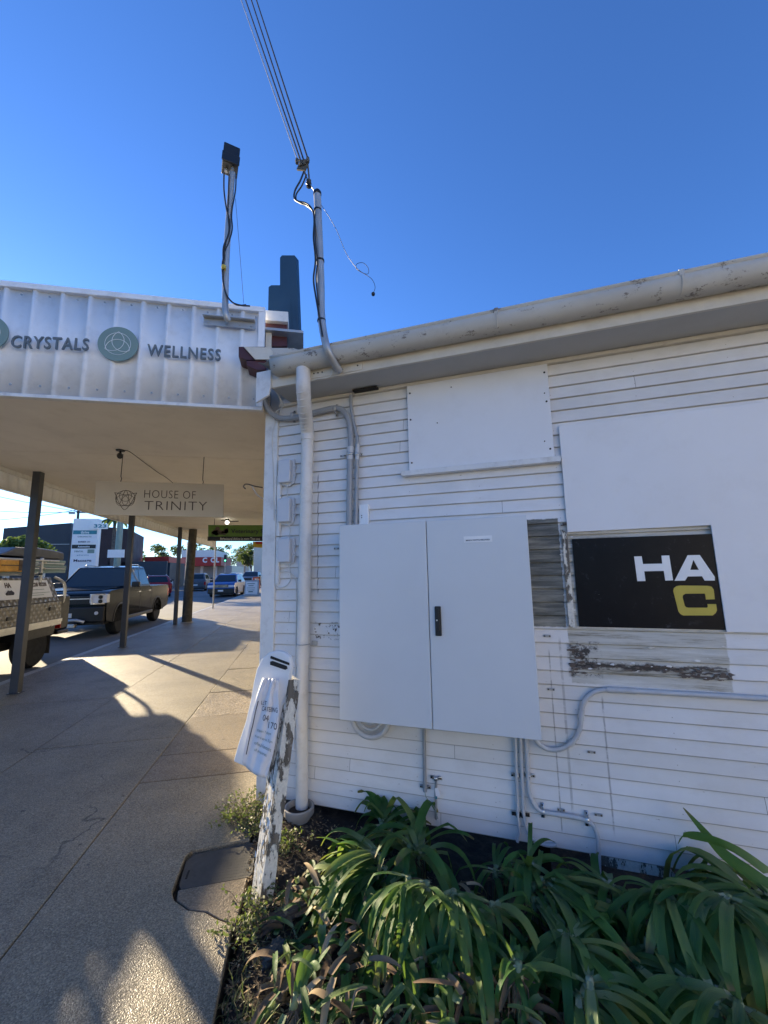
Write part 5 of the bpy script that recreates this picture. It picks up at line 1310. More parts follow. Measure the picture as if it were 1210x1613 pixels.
# cab (outside the frame but casting the shadows)
cb = MB().prism([(UX0+.04, 3.9, .25), (UX0+.04, 3.9, .95), (UX0+.04, 4.75, 1.1), (UX0+.04, 5.1, 1.62), (UX0+.04, 6.1, 1.66), (UX0+.04, 6.1, .25)], (UX1-UX0-.08, 0, 0)); cb.build('cab', M['white'], T, bevel=.06, seg=3)
MB().box(UX1-.045, UX1-.030, 5.2, 5.95, 1.12, 1.5).build('cab_window', M['glass'], T)
for sd_, X in ((1, UX1-.14), (-1, UX0+.14)):
    for yy in (8.80, 4.75): wheel_mesh(T, X, yy, zr0+.36, .36, .23, sd_, 'galv', 5)

# ================================================================== ACROSS THE STREET
def leafcloud(name, m, par, blobs, n, size, seed, flat=.6):
    rr = random.Random(seed); mb = MB(); mb.recalc = False; tot = sum(b[3]**3 for b in blobs)
    for (cx_, cy_, cz_, r0) in blobs:
        k_ = int(n*r0**3/tot)
        for _ in range(k_):
            d = Vector((rr.gauss(0, 1), rr.gauss(0, 1), rr.gauss(0, 1))).normalized()*(r0*rr.random()**.38)
            p = Vector((cx_, cy_, cz_))+Vector((d.x, d.y, d.z*flat)); a = Vector((rr.gauss(0, 1), rr.gauss(0, 1), rr.gauss(0, 1))).normalized(); b = a.orthogonal().normalized(); c = a.cross(b); s_ = size*rr.uniform(.5, 1.4)
            mb.add([p-b*s_*.5, p+c*s_*.28, p+b*s_*.5, p-c*s_*.28], [(0, 1, 2, 3)])
    o = mb.build(name, m, par, smooth=False); return o
def tree(label, x, y, h, w, seed, m='tree', n=2600, name='street_tree', group=None, size=.32, trunk=.16):
    rr = random.Random(seed); T = thing(name, label, 'tree', (x, y, -.12), STREET, group); bl = []; tb = MB()
    tb.tube([(x, y, -.12), (x+.1, y, h*.3), (x-.05, y+.1, h*.55)], [trunk, trunk*.75, trunk*.5], 8)
    for i in range(9):
        a = rr.uniform(0, 6.28); q = rr.uniform(.25, .62)*w; cz_ = h*rr.uniform(.5, .88); p = Vector((x+math.cos(a)*q, y+math.sin(a)*q, cz_)); r0 = w*rr.uniform(.20, .36)
        bl.append((p.x, p.y, p.z, r0)); tb.tube([(x, y, h*rr.uniform(.3, .5)), (x+math.cos(a)*q*.5, y+math.sin(a)*q*.5, cz_*.8), p], [trunk*.4, trunk*.25, trunk*.1], 5)
    tb.build('trunk', M['bark'], T); leafcloud('crown', M[m], T, bl, n, size, seed+1, .75); return T

# dark cladding hall
T = thing('charcoal_hall', 'large charcoal clad flat-roofed building across the street behind the sign pylon', 'building', (-30, 48, -.12))
yb = 48
a = yp(6, 832, yb); b = yp(113, 823.5, yb); c2 = yp(112, 823, yb)
MB().prism([(a.x, yb, -.15), (b.x, yb, -.15), (b.x, yb, b.z), (a.x, yb, a.z)], (-2, 12, 0)).build('wall', M['bldg_dark'], T)
MB().box(a.x+.0, b.x, yb-.08, yb-.01, a.z*.74, a.z*.74+.06).build('band', M['galv'], T)
MB().box(a.x+1.0, b.x-.5, yb-.09, yb-.012, -.1, 1.4).build('garage_opening', M['black'], T)
T = thing('plum_building', 'dark plum coloured building to the right of the sign pylon', 'building', (-22, 46, -.12))
yb2 = 46
a2 = yp(157, 829, yb2); b2 = yp(202, 833, yb2); MB().prism([(a2.x, yb2, -.15), (b2.x, yb2, -.15), (b2.x, yb2, b2.z), (a2.x, yb2, a2.z)], (-2, 10, 0)).build('wall', M['bldg_brown'], T)
rl = MB()
for i in range(14): x = a2.x+(b2.x-a2.x)*i/14; rl.box(x, x+.03, yb2-.03, yb2-.005, .2, b2.z-.05)
rl.build('cladding_rib', M['bldg_brown'], T)
MB().box(a2.x-.3, b2.x+.5, yb2-1.6, yb2-.1, 2.35, 2.5).build('carport_roof', M['bldg_dark'], T)
MB().box(a2.x+1.3, a2.x+2.7, yb2-1.65, yb2-1.61, 1.75, 2.05).build('shop_sign', M['white'], T)
# sign pylon
yq = 24.5
T = thing('sign_pylon', 'tall white tenant sign pylon with stacked shop name panels across the street', 'sign pylon', yp(133, 900, yq))
c = [yp(*q, yq) for q in ((116, 817), (156.5, 818), (150, 889), (110.5, 888))]; x0, x1 = yp(113, 850, yq).x, yp(153.5, 850, yq).x; zt_ = c[0].z
MB().box(x0, x1, yq, yq+.35, -.15, zt_).build('pylon_body', M['white'], T, bevel=.02)
def prow(pya, pyb, m, txt=None, tm='white', xa=0.04, xb=.96, th=.5, tw=.5):
    za, zb_ = yp(133, pyb, yq).z, yp(133, pya, yq).z; X0 = x0+(x1-x0)*xa; X1 = x0+(x1-x0)*xb
    p = MB().box(X0, X1, yq-.02, yq-.001, za, zb_).build('name_panel', M[m], T)
    if txt: MB().text(txt, (X0+(X1-X0)*(1-tw)/2, yq-.021, za+(zb_-za)*(1-th)/2), (1, 0, 0), (0, 0, 1), w=(X1-X0)*tw, h=(zb_-za)*th, ext=.006, bold=.02).build('lettering', M[tm], p, smooth=False)
prow(835.5, 841.5, 'blueprint', 'thrive', 'white', th=.7, tw=.35); prow(843, 848, 'paper', 'CHIROPRACTIC', 'sage', th=.4, tw=.6); prow(851, 856, 'paper', 'BARBER CO', 'ink', th=.5, tw=.5)
prow(858, 864, 'black', 'Automotive', 'white', th=.5, tw=.5); prow(866, 871, 'green_sign' if False else 'paper', 'DENTAL', 'greenpole', xb=.62, th=.5, tw=.6); prow(865.5, 871.5, 'greenpole', None, xa=.66, xb=.92); prow(872.5, 876.5, 'paper', 'physio', 'blueprint', th=.4, tw=.5); prow(880, 887, 'paper', 'Massage', 'ink', th=.75, tw=.75)
T = thing('street_number_sign', 'white projecting plate with the number 323 on the sign pylon', 'number sign', yp(155, 829, yq-.2))
q0, q1 = yp(141, 833, yq-.25), yp(170, 825, yq-.25); MB().box(q0.x, q1.x, yq-.25, yq-.2, q0.z, q1.z).build('plate', M['white'], T); MB().text('323', (q0.x+.2, yq-.252, q0.z+.06), (1, 0, 0), (0, 0, 1), w=.60, h=(q1.z-q0.z)*.68, ext=.006, bold=.03).build('digits', M['blueprint'], T, smooth=False)
# green power pole
b = xp(187, 850, -8.7); T = thing('green_power_pole', 'pale green power pole with two small plates in front of the plum building', 'power pole', (b.x, b.y, -.12))
MB().tube([(b.x, b.y, -.12), (b.x+.04, b.y, 9)], [.15, .11], 12).build('shaft', M['greenpole'], T)
MB().box(b.x-.36, b.x+.36, b.y-.17, b.y-.15, 2.35, 2.72).build('plate', M['white'], T)
# far utility poles + wires
b = yp(121.5, 830, 60); T = thing('utility_pole', 'far timber utility pole with a crossarm above the sign pylon', 'utility pole', (b.x, 60, -.12))
zt2 = yp(121.5, 801, 60).z; MB().tube([(b.x, 60, -.12), (b.x, 60, zt2)], [.2, .15], 8).build('shaft', M['wood_grey'], T); MB().box(b.x-.2, b.x+1.6, 59.95, 60.05, zt2-.6, zt2-.45).build('crossarm', M['wood_grey'], T)
MB().box(b.x-1.1, b.x-.4, 59.9, 60.1, zt2-.75, zt2-.5).build('street_lamp_head', M['galv'], T)
for i, (q0, q1, l_) in enumerate((((-60, 769), (190, 815), 'highest far power line behind the awning post'), ((-60, 800), (122, 806), 'middle far power line reaching the utility pole'), ((-60, 822), (122, 803), 'lowest far power line rising to the utility pole'))):
    a = yp(*q0, 58); d = yp(*q1, 60); w_ = MB().tube([a+(d-a)*(t_/8)+Vector((0, 0, -1.2*(t_/8)*(1-t_/8))) for t_ in range(9)], .035, 5).build('street_power_line', M['wire'], origin=a); tag(w_, l_, 'power line', 'far power lines')
# petrol station style red canopies and shops far down the road
def farbox(name, label, cat, q0, q1, y, m, depth=4, part='body'):
    a = yp(*q0, y); b = yp(*q1, y); T = thing(name, label, cat, ((a.x+b.x)/2, y, min(a.z, b.z)))
    MB().box(min(a.x, b.x), max(a.x, b.x), y, y+depth, min(a.z, b.z), max(a.z, b.z)).build(part, M[m], T, bevel=.02); return T, a, b
T, a, b = farbox('red_canopy', 'red forecourt canopy with white lettering down the road behind the timber pole', 'canopy', (286, 878), (348, 891), 75, 'red', 10, 'canopy_band')
for q in (296, 318, 340):
    p = yp(q, 891, 78); MB().box(p.x-.2, p.x+.2, 78, 78.4, -.12, p.z).build('column', M['white'], T)
MB().text('C  OL', yp(319, 886.5, 74.9), (1, 0, 0), (0, 0, 1), w=2.7, h=.9, ext=.02, bold=.05).build('lettering', M['white'], T, smooth=False)
MB().box(a.x-3, b.x+1, 80, 95, -.12, 3.0).build('shop', M['galv'], T); MB().box(a.x, b.x-1, 74.9, 86, a.z+.01, a.z+1.2).build('upper_roof', M['trim'], T)
T, a, b = farbox('red_awning_shop', 'low red roofed shop behind the red hatchback', 'shop', (228, 877), (266, 886), 55, 'red', 8, 'roof')
MB().box(a.x, b.x, 55.5, 62, -.12, min(a.z, b.z)).build('wall', M['bldg_dark'], T)
T, a, b = farbox('dark_fence', 'long dark fence and shopfronts behind the parked pickup', 'fence', (170, 885), (262, 905), 46, 'bldg_dark', .3, 'boards')
MB().box(a.x, b.x, 45.9, 45.99, -.12, min(a.z, b.z)).build('plinth', M['bldg_brown'], T)
T, a, b = farbox('roadside_billboard', 'small white roadside notice board left of the nearest awning post', 'notice board', (2, 871), (18, 884), 26, 'white', .1, 'panel')
MB().box(a.x+.3, a.x+.4, 26.1, 26.2, -.12, b.z).box(b.x-.4, b.x-.3, 26.1, 26.2, -.12, b.z).build('leg', M['galv'], T)
MB().box(a.x+.15, b.x-.15, 25.97, 25.99, a.z-.28, a.z-.12).build('print', M['sage'], T)
T, a, b = farbox('roadside_plate', 'small white plate sign right of the nearest awning post before the charcoal building', 'sign', (62, 866), (75, 876), 28, 'white', .08, 'panel')
MB().box(b.x-.2, b.x-.1, 28.08, 28.15, -.12, b.z).build('leg', M['galv'], T)
T, a, b = farbox('lit_wall_building', 'pale building end at the far end of the footpath', 'building', (400, 862), (420, 912), 60, 'cream', 10, 'wall')
T, a, b = farbox('far_white_shop', 'distant white flat-roofed shop between the trees down the road', 'shop', (395, 868), (372, 880), 120, 'trim', 8, 'roof_band')
MB().box(a.x-.5, b.x+.0, 121, 130, -.12, min(a.z, b.z)).build('wall', M['galv'], T)
# shrub and trees
T = thing('roadside_shrub', 'rounded green shrub across the street left of the sign pylon', 'shrub', (-19.5, 25.5, -.12))
bl = []
for q, r0 in (((8, 872), .8), ((22, 864), .95), ((36, 860), 1.0), ((48, 862), .9), ((60, 868), .8), ((30, 875), 1.0), ((45, 880), .9)):
    p = yp(*q, 26.5+random.uniform(-.4, .4)); bl.append((p.x, p.y, p.z, r0))
leafcloud('foliage', M['hedge'], T, bl, 5200, .22, 11)
p = bl[3]; MB().tube([(p[0], p[1], -.12), (p[0], p[1], p[2]-.3)], .1, 8).build('stem', M['bark'], T)
specs = [(-24.5, 82, 7.5, 4.2, 'bushy dark tree behind the red roofed shop'), (-21.5, 88, 8.5, 3.4, 'tall thin-crowned tree just left of the farthest awning post'), (-31, 80, 6.8, 4.5, 'wide dark tree behind the pickup roof'), (-19.5, 100, 9.0, 4.2, 'tree left of the traffic light down the road'), (-15.0, 110, 10.0, 4.5, 'tree right of the traffic light down the road'), (-12.2, 100, 7.5, 3.2, 'smaller tree above the far pickup truck'), (-8.7, 80, 6.0, 2.6, 'olive tree at the end of the footpath'), (-34, 150, 9, 6, 'distant hazy tree at the end of the street'), (-24, 150, 11, 6, 'distant tall tree beyond the traffic light')]
for i, (x, y, h, w_, l_) in enumerate(specs): tree(l_, x, y, h, w_, 20+i, n=2000 if i != 1 else 900, size=.42)
# palm
T = thing('palm_tree', 'small palm rising over the plum building beside the green power pole', 'palm', (-19.5, 40, -.12)); p = yp(181, 823, 42); MB().tube([(p.x, 42, -.12), (p.x, 42, p.z)], .14, 8).build('trunk', M['bark'], T)
fr = MB(); fr.recalc = False
for i in range(16):
    a = i*.39; d = Vector((math.cos(a), math.sin(a), 0)); pts = [p+d*(t_*1.5)+Vector((0, 0, .9*t_-1.5*t_*t_+.1)) for t_ in [j/6 for j in range(7)]]; fr.ribbon(pts, Vector((-d.y, d.x, 0)), [.05, .16, .2, .2, .16, .1, .02], .4)
fr.build('fronds', M['tree'], T)
# traffic light
p = yp(354, 905, 70); T = thing('traffic_light', 'traffic light on a grey pole down the road showing green', 'traffic light', (p.x, 70, -.12)); MB().tube([(p.x, 70, -.12), (p.x, 70, 3.6)], .07, 8).build('pole', M['galv'], T)
q = yp(355, 882, 69.8); MB().box(q.x-.22, q.x+.22, 69.7, 69.95, q.z-.35, q.z+.85).build('signal_head', M['black'], T, bevel=.03); MB().lathe([(.10, 0), (.10, .02)], (q.x, 69.66, q.z-.1), 'Y', 12).build('green_lens', glow_mat('green_signal', (.1, 1, .55), 3), T)
# orange barriers by the far shopfront
p = yp(404, 906, 42); p.z = 0; T = thing('orange_barrier', 'red-orange plastic safety barrier on the far footpath', 'barrier', p)
MB().box(p.x-.35, p.x+.35, 42, 42.3, 0, .25).box(p.x-.35, p.x-.22, 42.1, 42.2, .25, 1.15).box(p.x+.22, p.x+.35, 42.1, 42.2, .25, 1.15).box(p.x-.35, p.x+.35, 42.1, 42.2, 1.0, 1.15).box(p.x-.35, p.x+.35, 42.1, 42.2, .6, .72).build('frame', M['orange'], T, bevel=.02)
# ================================================================== LEANING POST WITH NOTICE
PO = .70
pb, ptp = wp(410, 1432, PO), wp(458, 1068, PO-.10)
T = thing('leaning_post', 'weathered leaning timber post with peeling white paint at the edge of the garden', 'timber post', pb, WALL)
ax = (ptp-pb).normalized()
yaw_ = Matrix.Rotation(R(-32), 3, 'Z'); u = yaw_ @ Vector((1, 0, 0)); u = (u-ax*u.dot(ax)).normalized(); w_ = ax.cross(u)
mb = MB(); rings = 44; hw1, hw2 = .049, .032; L_ = (ptp-pb).length+.10
vs = []; fs = []; cs_ = []
per = []
for i in range(9): per.append((-hw1+2*hw1*i/8, -hw2))
for i in range(1, 6): per.append((hw1, -hw2+2*hw2*i/5))
for i in range(1, 9): per.append((hw1-2*hw1*i/8, hw2))
for i in range(1, 5): per.append((-hw1, hw2-2*hw2*i/5))
np_ = len(per)
for j in range(rings+1):
    t_ = j/rings; c = pb-ax*.10+ax*(L_*t_)
    rag = 1-.18*max(0, (.12-t_)/.12)
    for i, (a, b) in enumerate(per):
        nz = mn.noise(Vector((a*30, b*30, t_*14)))*.0025+mn.noise(Vector((a*90, b*90, t_*50)))*.0012
        e_ = 0
        if j == rings: e_ = .012*mn.noise(Vector((a*50, b*50, 7)))
        vs.append(c+u*(a*rag+nz*(1 if a > 0 else -1))+w_*(b*rag+nz)+ax*e_)
for j in range(rings):
    for i in range(np_): fs.append((j*np_+i, j*np_+(i+1) % np_, (j+1)*np_+(i+1) % np_, (j+1)*np_+i))
fs.append(tuple(rings*np_+i for i in range(np_)))
mb.add(vs, fs); mb.build('timber', M['peel'], T, sharp=50)
rr = random.Random(12); fl = MB(); fl.recalc = False
for _ in range(150):
    t_ = rr.uniform(.12, .98); c = pb+ax*(L_-.1)*t_; side_ = rr.choice((0, 0, 1)); r0 = rr.uniform(.003, .011)
    if side_ == 0: o_ = c+u*rr.uniform(-hw1, hw1)-w_*(hw2+.0035); e1, e2, nn = u, ax, -w_
    else: o_ = c+u*(-hw1-.0035)+w_*rr.uniform(-hw2, hw2); e1, e2, nn = w_, ax, -u
    k_ = 6; fl.add([o_+e1*r0*rr.uniform(.4, .9)*math.cos(6.283*i/k_)+e2*r0*1.8*rr.uniform(.7, 1.1)*math.sin(6.283*i/k_)+nn*rr.uniform(0, .004) for i in range(k_)], [tuple(range(k_))])
fo = fl.build('curled_paint', M['white'], T); fo['kind'] = 'stuff'
# white rounded plastic cover behind it
HO = .70
T = thing('tilted_board', 'tilted white board with rounded top and two dark slots behind the leaning post', 'board', wp(425, 1075, HO), WALL)
def hp(x, y, o=0): return wp(x, y, HO-.05+o)
outer = [(367, 1200), (376, 1168), (386, 1138), (394, 1105), (399, 1075), (404, 1054), (412, 1038), (424, 1028), (436, 1025), (447, 1027), (456, 1035), (459, 1048), (456, 1066), (448, 1110), (438, 1160), (424, 1226), (404, 1219), (385, 1208)]
mb = MB().prism([hp(*q) for q in outer], (0, .032, 0)); sh_ = mb.build('cover_board', M['white'], T, bevel=.009, seg=3)
MB().prism([hp(*q, .002) for q in ((427, 1033), (456, 1044), (456, 1048), (426, 1037))], (0, -.002, 0)).build('upper_slot', M['black'], sh_)
MB().prism([hp(*q, .002) for q in ((426, 1042), (430, 1041), (452, 1049), (453, 1053), (450, 1055), (426, 1047))], (0, -.003, 0)).build('slot', M['black'], sh_)
# draped paper notice, a curling sheet
rowL = [(414, 1068), (406, 1092), (400, 1115), (394, 1140), (387, 1168), (381, 1204)]
rowR = [(440, 1070), (438, 1096), (440, 1120), (438, 1150), (430, 1190), (420, 1228)]
NXs, NYs = 26, 34; vs = []
def lerp_row(row, t_):
    f_ = t_*(len(row)-1); i = min(int(f_), len(row)-2); q = f_-i; return (row[i][0]*(1-q)+row[i+1][0]*q, row[i][1]*(1-q)+row[i+1][1]*q)
grid = {}
for j in range(NYs+1):
    t_ = j/NYs; a = lerp_row(rowL, t_); b = lerp_row(rowR, t_)
    for i in range(NXs+1):
        s_ = i/NXs; px = a[0]*(1-s_)+b[0]*s_; py = a[1]*(1-s_)+b[1]*s_+ (6*math.sin(s_*3.1)-3 if t_ > .9 else 0)
        fold = .022*math.sin(s_*7+t_*3)*(.35+.65*(1-abs(t_-.3)))+.016*math.sin(s_*17+t_*5)*max(0, 1-t_*2.2)+.012*(1-s_)*t_ + .006*mn.noise(Vector((s_*5, t_*8, 1)))
        off = HO-.012+abs(fold)
        grid[(i, j)] = wp(px, py, off); vs.append(grid[(i, j)])
fs = [(j*(NXs+1)+i, j*(NXs+1)+i+1, (j+1)*(NXs+1)+i+1, (j+1)*(NXs+1)+i) for j in range(NYs) for i in range(NXs)]
T = thing('paper_notice', 'crumpled white paper notice hanging on the tilted board behind the leaning post', 'notice', grid[(10, NYs)], WALL)
mb = MB().add(vs, fs); mb.recalc = False; o = mb.build('sheet', M['paper'], T, sharp=180); md = o.modifiers.new('t', 'SOLIDIFY'); md.thickness = .0012
def on_sheet(s_, t_):
    x = min(max(s_, 0), .9999)*NXs; y = min(max(t_, 0), .9999)*NYs; i, j = int(x), int(y); fx_, fy = x-i, y-j
    g_ = grid; p = (g_[(i, j)]*(1-fx_)+g_[(i+1, j)]*fx_)*(1-fy)+(g_[(i, j+1)]*(1-fx_)+g_[(i+1, j+1)]*fx_)*fy
    n_ = (g_[(i+1, j)]-g_[(i, j)]).cross(g_[(i, j+1)]-g_[(i, j)]).normalized()
    return p + (n_ if n_.y < 0 else -n_)*.0022
def sheet_text(word, s0, s1, t0, t1, m):
    tmp = MB().text(word, (0, 0, 0), (1, 0, 0), (0, 1, 0), w=1, h=1, ext=.0)
    nb = MB(); nb.recalc = False
    nb.add([on_sheet(s0+(s1-s0)*v.x, t1+(t0-t1)*v.y) for v in tmp.v], tmp.f); nb.build('printed_text', M[m], T, smooth=False)
for wd_, s0, s1, t0, t1, m in (('LET', .25, .50, .29, .34, 'ink'), ('CATERING', .33, .95, .36, .42, 'ink'), ('04', .42, .62, .46, .53, 'ink'), ('170', .66, .95, .53, .60, 'ink'), ('Open 7 days', .3, .8, .63, .66, 'sage'), ('from 6 am to 2 pm', .28, .9, .69, .72, 'sage'), ('coffee & functions', .30, .9, .75, .78, 'sage'), ('all enquiries', .35, .8, .81, .84, 'sage')):
    sheet_text(wd_, s0, s1, t0, t1, m)
edge = MB(); edge.recalc = False
E0 = [on_sheet(.10, .3+.6*k_/12) for k_ in range(13)]; edge.tube(E0, .0022, 5); edge.build('dark_edge', M['ink'], T)
# ================================================================== GARDEN PLANTS
def leaf_pts(o, az, el, L, droop, rr, k=11, twist=0):
    d = Vector((math.cos(az)*math.cos(el), math.sin(az)*math.cos(el), math.sin(el))); p = Vector(o); pts = [p.copy()]; st = L/k
    tw = rr.uniform(-3.2, 3.2)*(1 if rr.random() < .45 else .3); kink = rr.randint(3, 8) if rr.random() < .38 else -1
    for i in range(k):
        f_ = (i+1)/k
        d = (d + Vector((0, 0, -droop*f_*st*6)) + Vector((-math.sin(az), math.cos(az), 0))*tw*st).normalized()
        if i == kink: d = (d+Vector((rr.gauss(0, .35), rr.gauss(0, .35), -rr.uniform(.6, 1.8)))).normalized()
        q = p+d*st; q_z = soilz(q.x, q.y)+.012
        ws = WALLI @ q
        if ws.y > -.03 and ws.x > 0:
            ws.y = -.03-rr.random()*.01; q = WALL @ ws; d = (q-p).normalized()
        if q.z < q_z: q.z = q_z+rr.random()*.01; d.z = max(d.z, -.05)
        p = q; pts.append(p.copy())
    return pts, Vector((-math.sin(az), math.cos(az), 0))
def clump(label, c, n, L, seed, bias=None, spread=3.14, el=(25, 80), droop=1.0, w=.022, roots=True, pale=True, name='strap_leaf_plant', mat='leaf', hgt=.05):
    rr = random.Random(seed); c = Vector(c); hz_ = c.z; c.z = soilz(c.x, c.y)
    T = thing(name, label, 'plant', c, STREET, 'strap-leaved plants in the garden bed')
    lf = MB(); lf.recalc = False; sm_ = MB(); sm_.recalc = False
    heads = []
    for h in range(max(2, n//9)):
        a = rr.uniform(0, 6.28); r0 = rr.uniform(0, .09); heads.append(c+Vector((math.cos(a)*r0, math.sin(a)*r0, hz_-c.z+rr.uniform(-.03, .03))))
    for i in range(n):
        hd_ = heads[i % len(heads)]
        az = (bias if bias is not None else 0)+rr.uniform(-spread, spread); e_ = R(rr.uniform(*el)); l = L*rr.uniform(.55, 1.12)
        st = hd_+Vector((math.cos(az)*.012, math.sin(az)*.012, rr.uniform(0, .03)))
        pts, wd_ = leaf_pts(st, az, e_, l, droop*rr.uniform(.6, 1.6), rr); k_ = len(pts); ww = w*rr.uniform(.65, 1.2)
        wdv = wd_
        ro = rr.uniform(-.7, .7)
        wl_v = [(wd_*math.cos(ro*j/k_)+Vector((0, 0, 1))*math.sin(ro*j/k_)) for j in range(k_)]
        tipcut = rr.random() < .2
        ws = [ww*(.55+.45*min(1, j/2.5))*(1 if j < k_*.55 else (1-((j-k_*.55)/(k_*.47))**1.8*(.35 if tipcut else .93))) for j in range(k_)]
        if pale:
            sm_.ribbon(pts[:2], wl_v[:2], [x*.9 for x in ws[:2]], .55)
            lf.ribbon(pts[1:], wl_v[1:], ws[1:], .32)
        else: lf.ribbon(pts, wl_v, ws, .32)
    lf.build('leaves', M[mat], T, sharp=180)
    if pale:
        for h in heads: sm_.tube([Vector((h.x*.6+c.x*.4, h.y*.6+c.y*.4, c.z-.02)), h+Vector((0, 0, .03))], [.022, .013], 7)
        sm_.build('pale_bases', M['stem'], T, sharp=180)
    if roots:
        rt = MB(); rt.recalc = False
        for _ in range(46):
            h = rr.choice(heads); a = rr.uniform(0, 6.28); r0 = rr.uniform(.03, .10); p0_ = h+Vector((0, 0, -.01)); p1 = h+Vector((math.cos(a)*r0*.6, math.sin(a)*r0*.6, -.02)); p2 = h+Vector((math.cos(a)*r0*.8, math.sin(a)*r0*.8, -(h.z-c.z)*rr.uniform(.5, 1)))
            rt.tube([p0_, p1, p2], [.003, .0025, .001], 4, caps=False)
        rt.build('roots', M['root'], T)
    return T
def G_(px, py, z=0.0): return gz(px, py, z)
AWY = math.radians(-119)      # away from the wall towards the viewer
LEFT = math.radians(180); RIGHT = math.radians(-25)
cl = [   # label, photo point of the crown, crown height, leaves, length, seed, bias, spread, elevation, droop, half width
 ('dark clump with stiff upright leaf ends against the boards right of the drain pot', (605, 1310), .02, 24, .27, 101, R(100), 2.4, (5, 48), 1.8, .019),
 ('clump with pale fanned bases below the earth clamp tag', (660, 1335), .07, 44, .38, 102, R(-150), 2.6, (0, 55), 1.8, .019),
 ('sunlit clump with leaves sprawling left towards the leaning post', (585, 1360), .07, 50, .42, 103, R(178), .9, (0, 28), 1.2, .020),
 ('sunlit clump of narrow leaves drooping to the lower left in the middle of the bed', (645, 1405), .10, 42, .36, 104, R(-135), .9, (0, 35), 2.2, .015),
 ('loose clump of pale drooping leaves below the middle plant', (705, 1420), .10, 26, .28, 105, R(-110), 1.2, (-10, 35), 3.0, .014),
 ('shaggy-rooted clump beside the dark gap under the boards', (775, 1352), .02, 22, .24, 106, R(-60), 2.6, (0, 45), 2.2, .013),
 ('upright tufted clump in front of the two hooked conduits', (842, 1390), .06, 26, .24, 107, R(-60), 2.2, (10, 60), 2.0, .015),
 ('long-leaved dark clump trailing from the centre down to the right', (850, 1420), .06, 34, .56, 108, R(-62), .55, (-5, 25), 1.1, .022),
 ('clump with exposed white bulbs near the foot of the lowest conduit', (960, 1420), .03, 30, .32, 109, R(160), 2.0, (0, 40), 2.0, .018),
 ('dense drooping clump to the right of the lowest conduit', (1055, 1425), .12, 56, .42, 110, R(-115), 1.9, (-5, 32), 2.6, .017),
 ('large dark clump hanging over the bottom right corner', (1140, 1430), .16, 74, .46, 111, R(-115), 1.7, (-5, 34), 2.4, .020),
 ('big clump with broad leaves at the far right against the boards', (1215, 1425), .10, 50, .46, 112, R(150), 1.8, (0, 34), 2.0, .020),
 ('trailing clump in the lower right foreground', (1000, 1510), .02, 44, .44, 113, R(-60), 2.0, (-5, 25), 1.8, .020),
 ('small bright yellow-green clump lit by the sun near the bottom edge', (820, 1540), .05, 16, .15, 114, R(-90), 2.8, (0, 55), 2.6, .012),
 ('tipped-over clump with pale stalks in the lower middle', (700, 1480), .06, 22, .26, 115, R(-80), 1.0, (-10, 30), 2.6, .012),
 ('small two-leaved young plant in the lower left of the bed', (455, 1570), -.03, 5, .14, 116, R(70), 1.4, (30, 70), .9, .018),
 ('sunlit sprawling clump with torn leaves near the soil left of the middle plant', (560, 1400), .02, 34, .34, 121, R(-160), 1.5, (-5, 25), 1.6, .018),
 ('second sunlit tangle of leaves low in the middle of the bed', (640, 1480), .0, 30, .30, 122, R(-120), 2.4, (-5, 30), 2.0, .016),
 ('low dark clump at the bottom edge right of the bright one', (930, 1570), .02, 40, .40, 117, R(20), 2.6, (-5, 25), 2.0, .019),
 ('trailing clump at the bottom right edge of the picture', (1130, 1570), .05, 50, .46, 118, R(170), 2.8, (-5, 30), 2.2, .019),
 ('flattened clump between the middle and the trailing dark leaves', (770, 1440), .05, 30, .34, 119, R(-100), 1.6, (-10, 28), 2.2, .017),
 ('wilted dark clump filling the bed below the exposed bulbs', (900, 1490), .03, 34, .38, 120, R(-80), 1.8, (-5, 25), 2.0, .019),
]
for (l_, q, hz_, n, L, sd_, bias, sp_, el_, dr_, w_) in cl:
    p = gz(*q, hz_); clump(l_, p, n, L, sd_, bias, sp_, el_, dr_, w_)
# the one long stiff leaf sticking up at the right
c = gz(1215, 1420, .05); T = thing('strap_leaf_plant', 'single long stiff leaf rising to a point in front of the boards at the right', 'plant', c, STREET, None)
p0_, p1_, p2_ = WALL @ wp(1215, 1400, .28), WALL @ wp(1140, 1345, .24), WALL @ wp(1076, 1272, .18)
pts = [p0_, p0_*.6+p1_*.4, p1_, p1_*.5+p2_*.5+Vector((0, 0, .0)), p2_]; pts, _ = spline(pts, 4); k_ = len(pts)
lf = MB(); lf.recalc = False; lf.ribbon(pts, Vector((.5, -.3, .6)), [.026*(1-(j/(k_-1))**2.2)+.0015 for j in range(k_)], .25)
p3_ = [WALL @ wp(*q, o_) for q, o_ in (((1210, 1375), .3), ((1160, 1340), .3), ((1110, 1320), .26), ((1080, 1316), .2), ((1068, 1330), .2))]; pts, _ = spline(p3_, 4); k_ = len(pts)
lf.ribbon(pts, Vector((.2, -.5, .6)), [.020*(1-(j/(k_-1))**2.4)+.0015 for j in range(k_)], .25)
lf.build('leaves', M['leaf'], T, sharp=180)
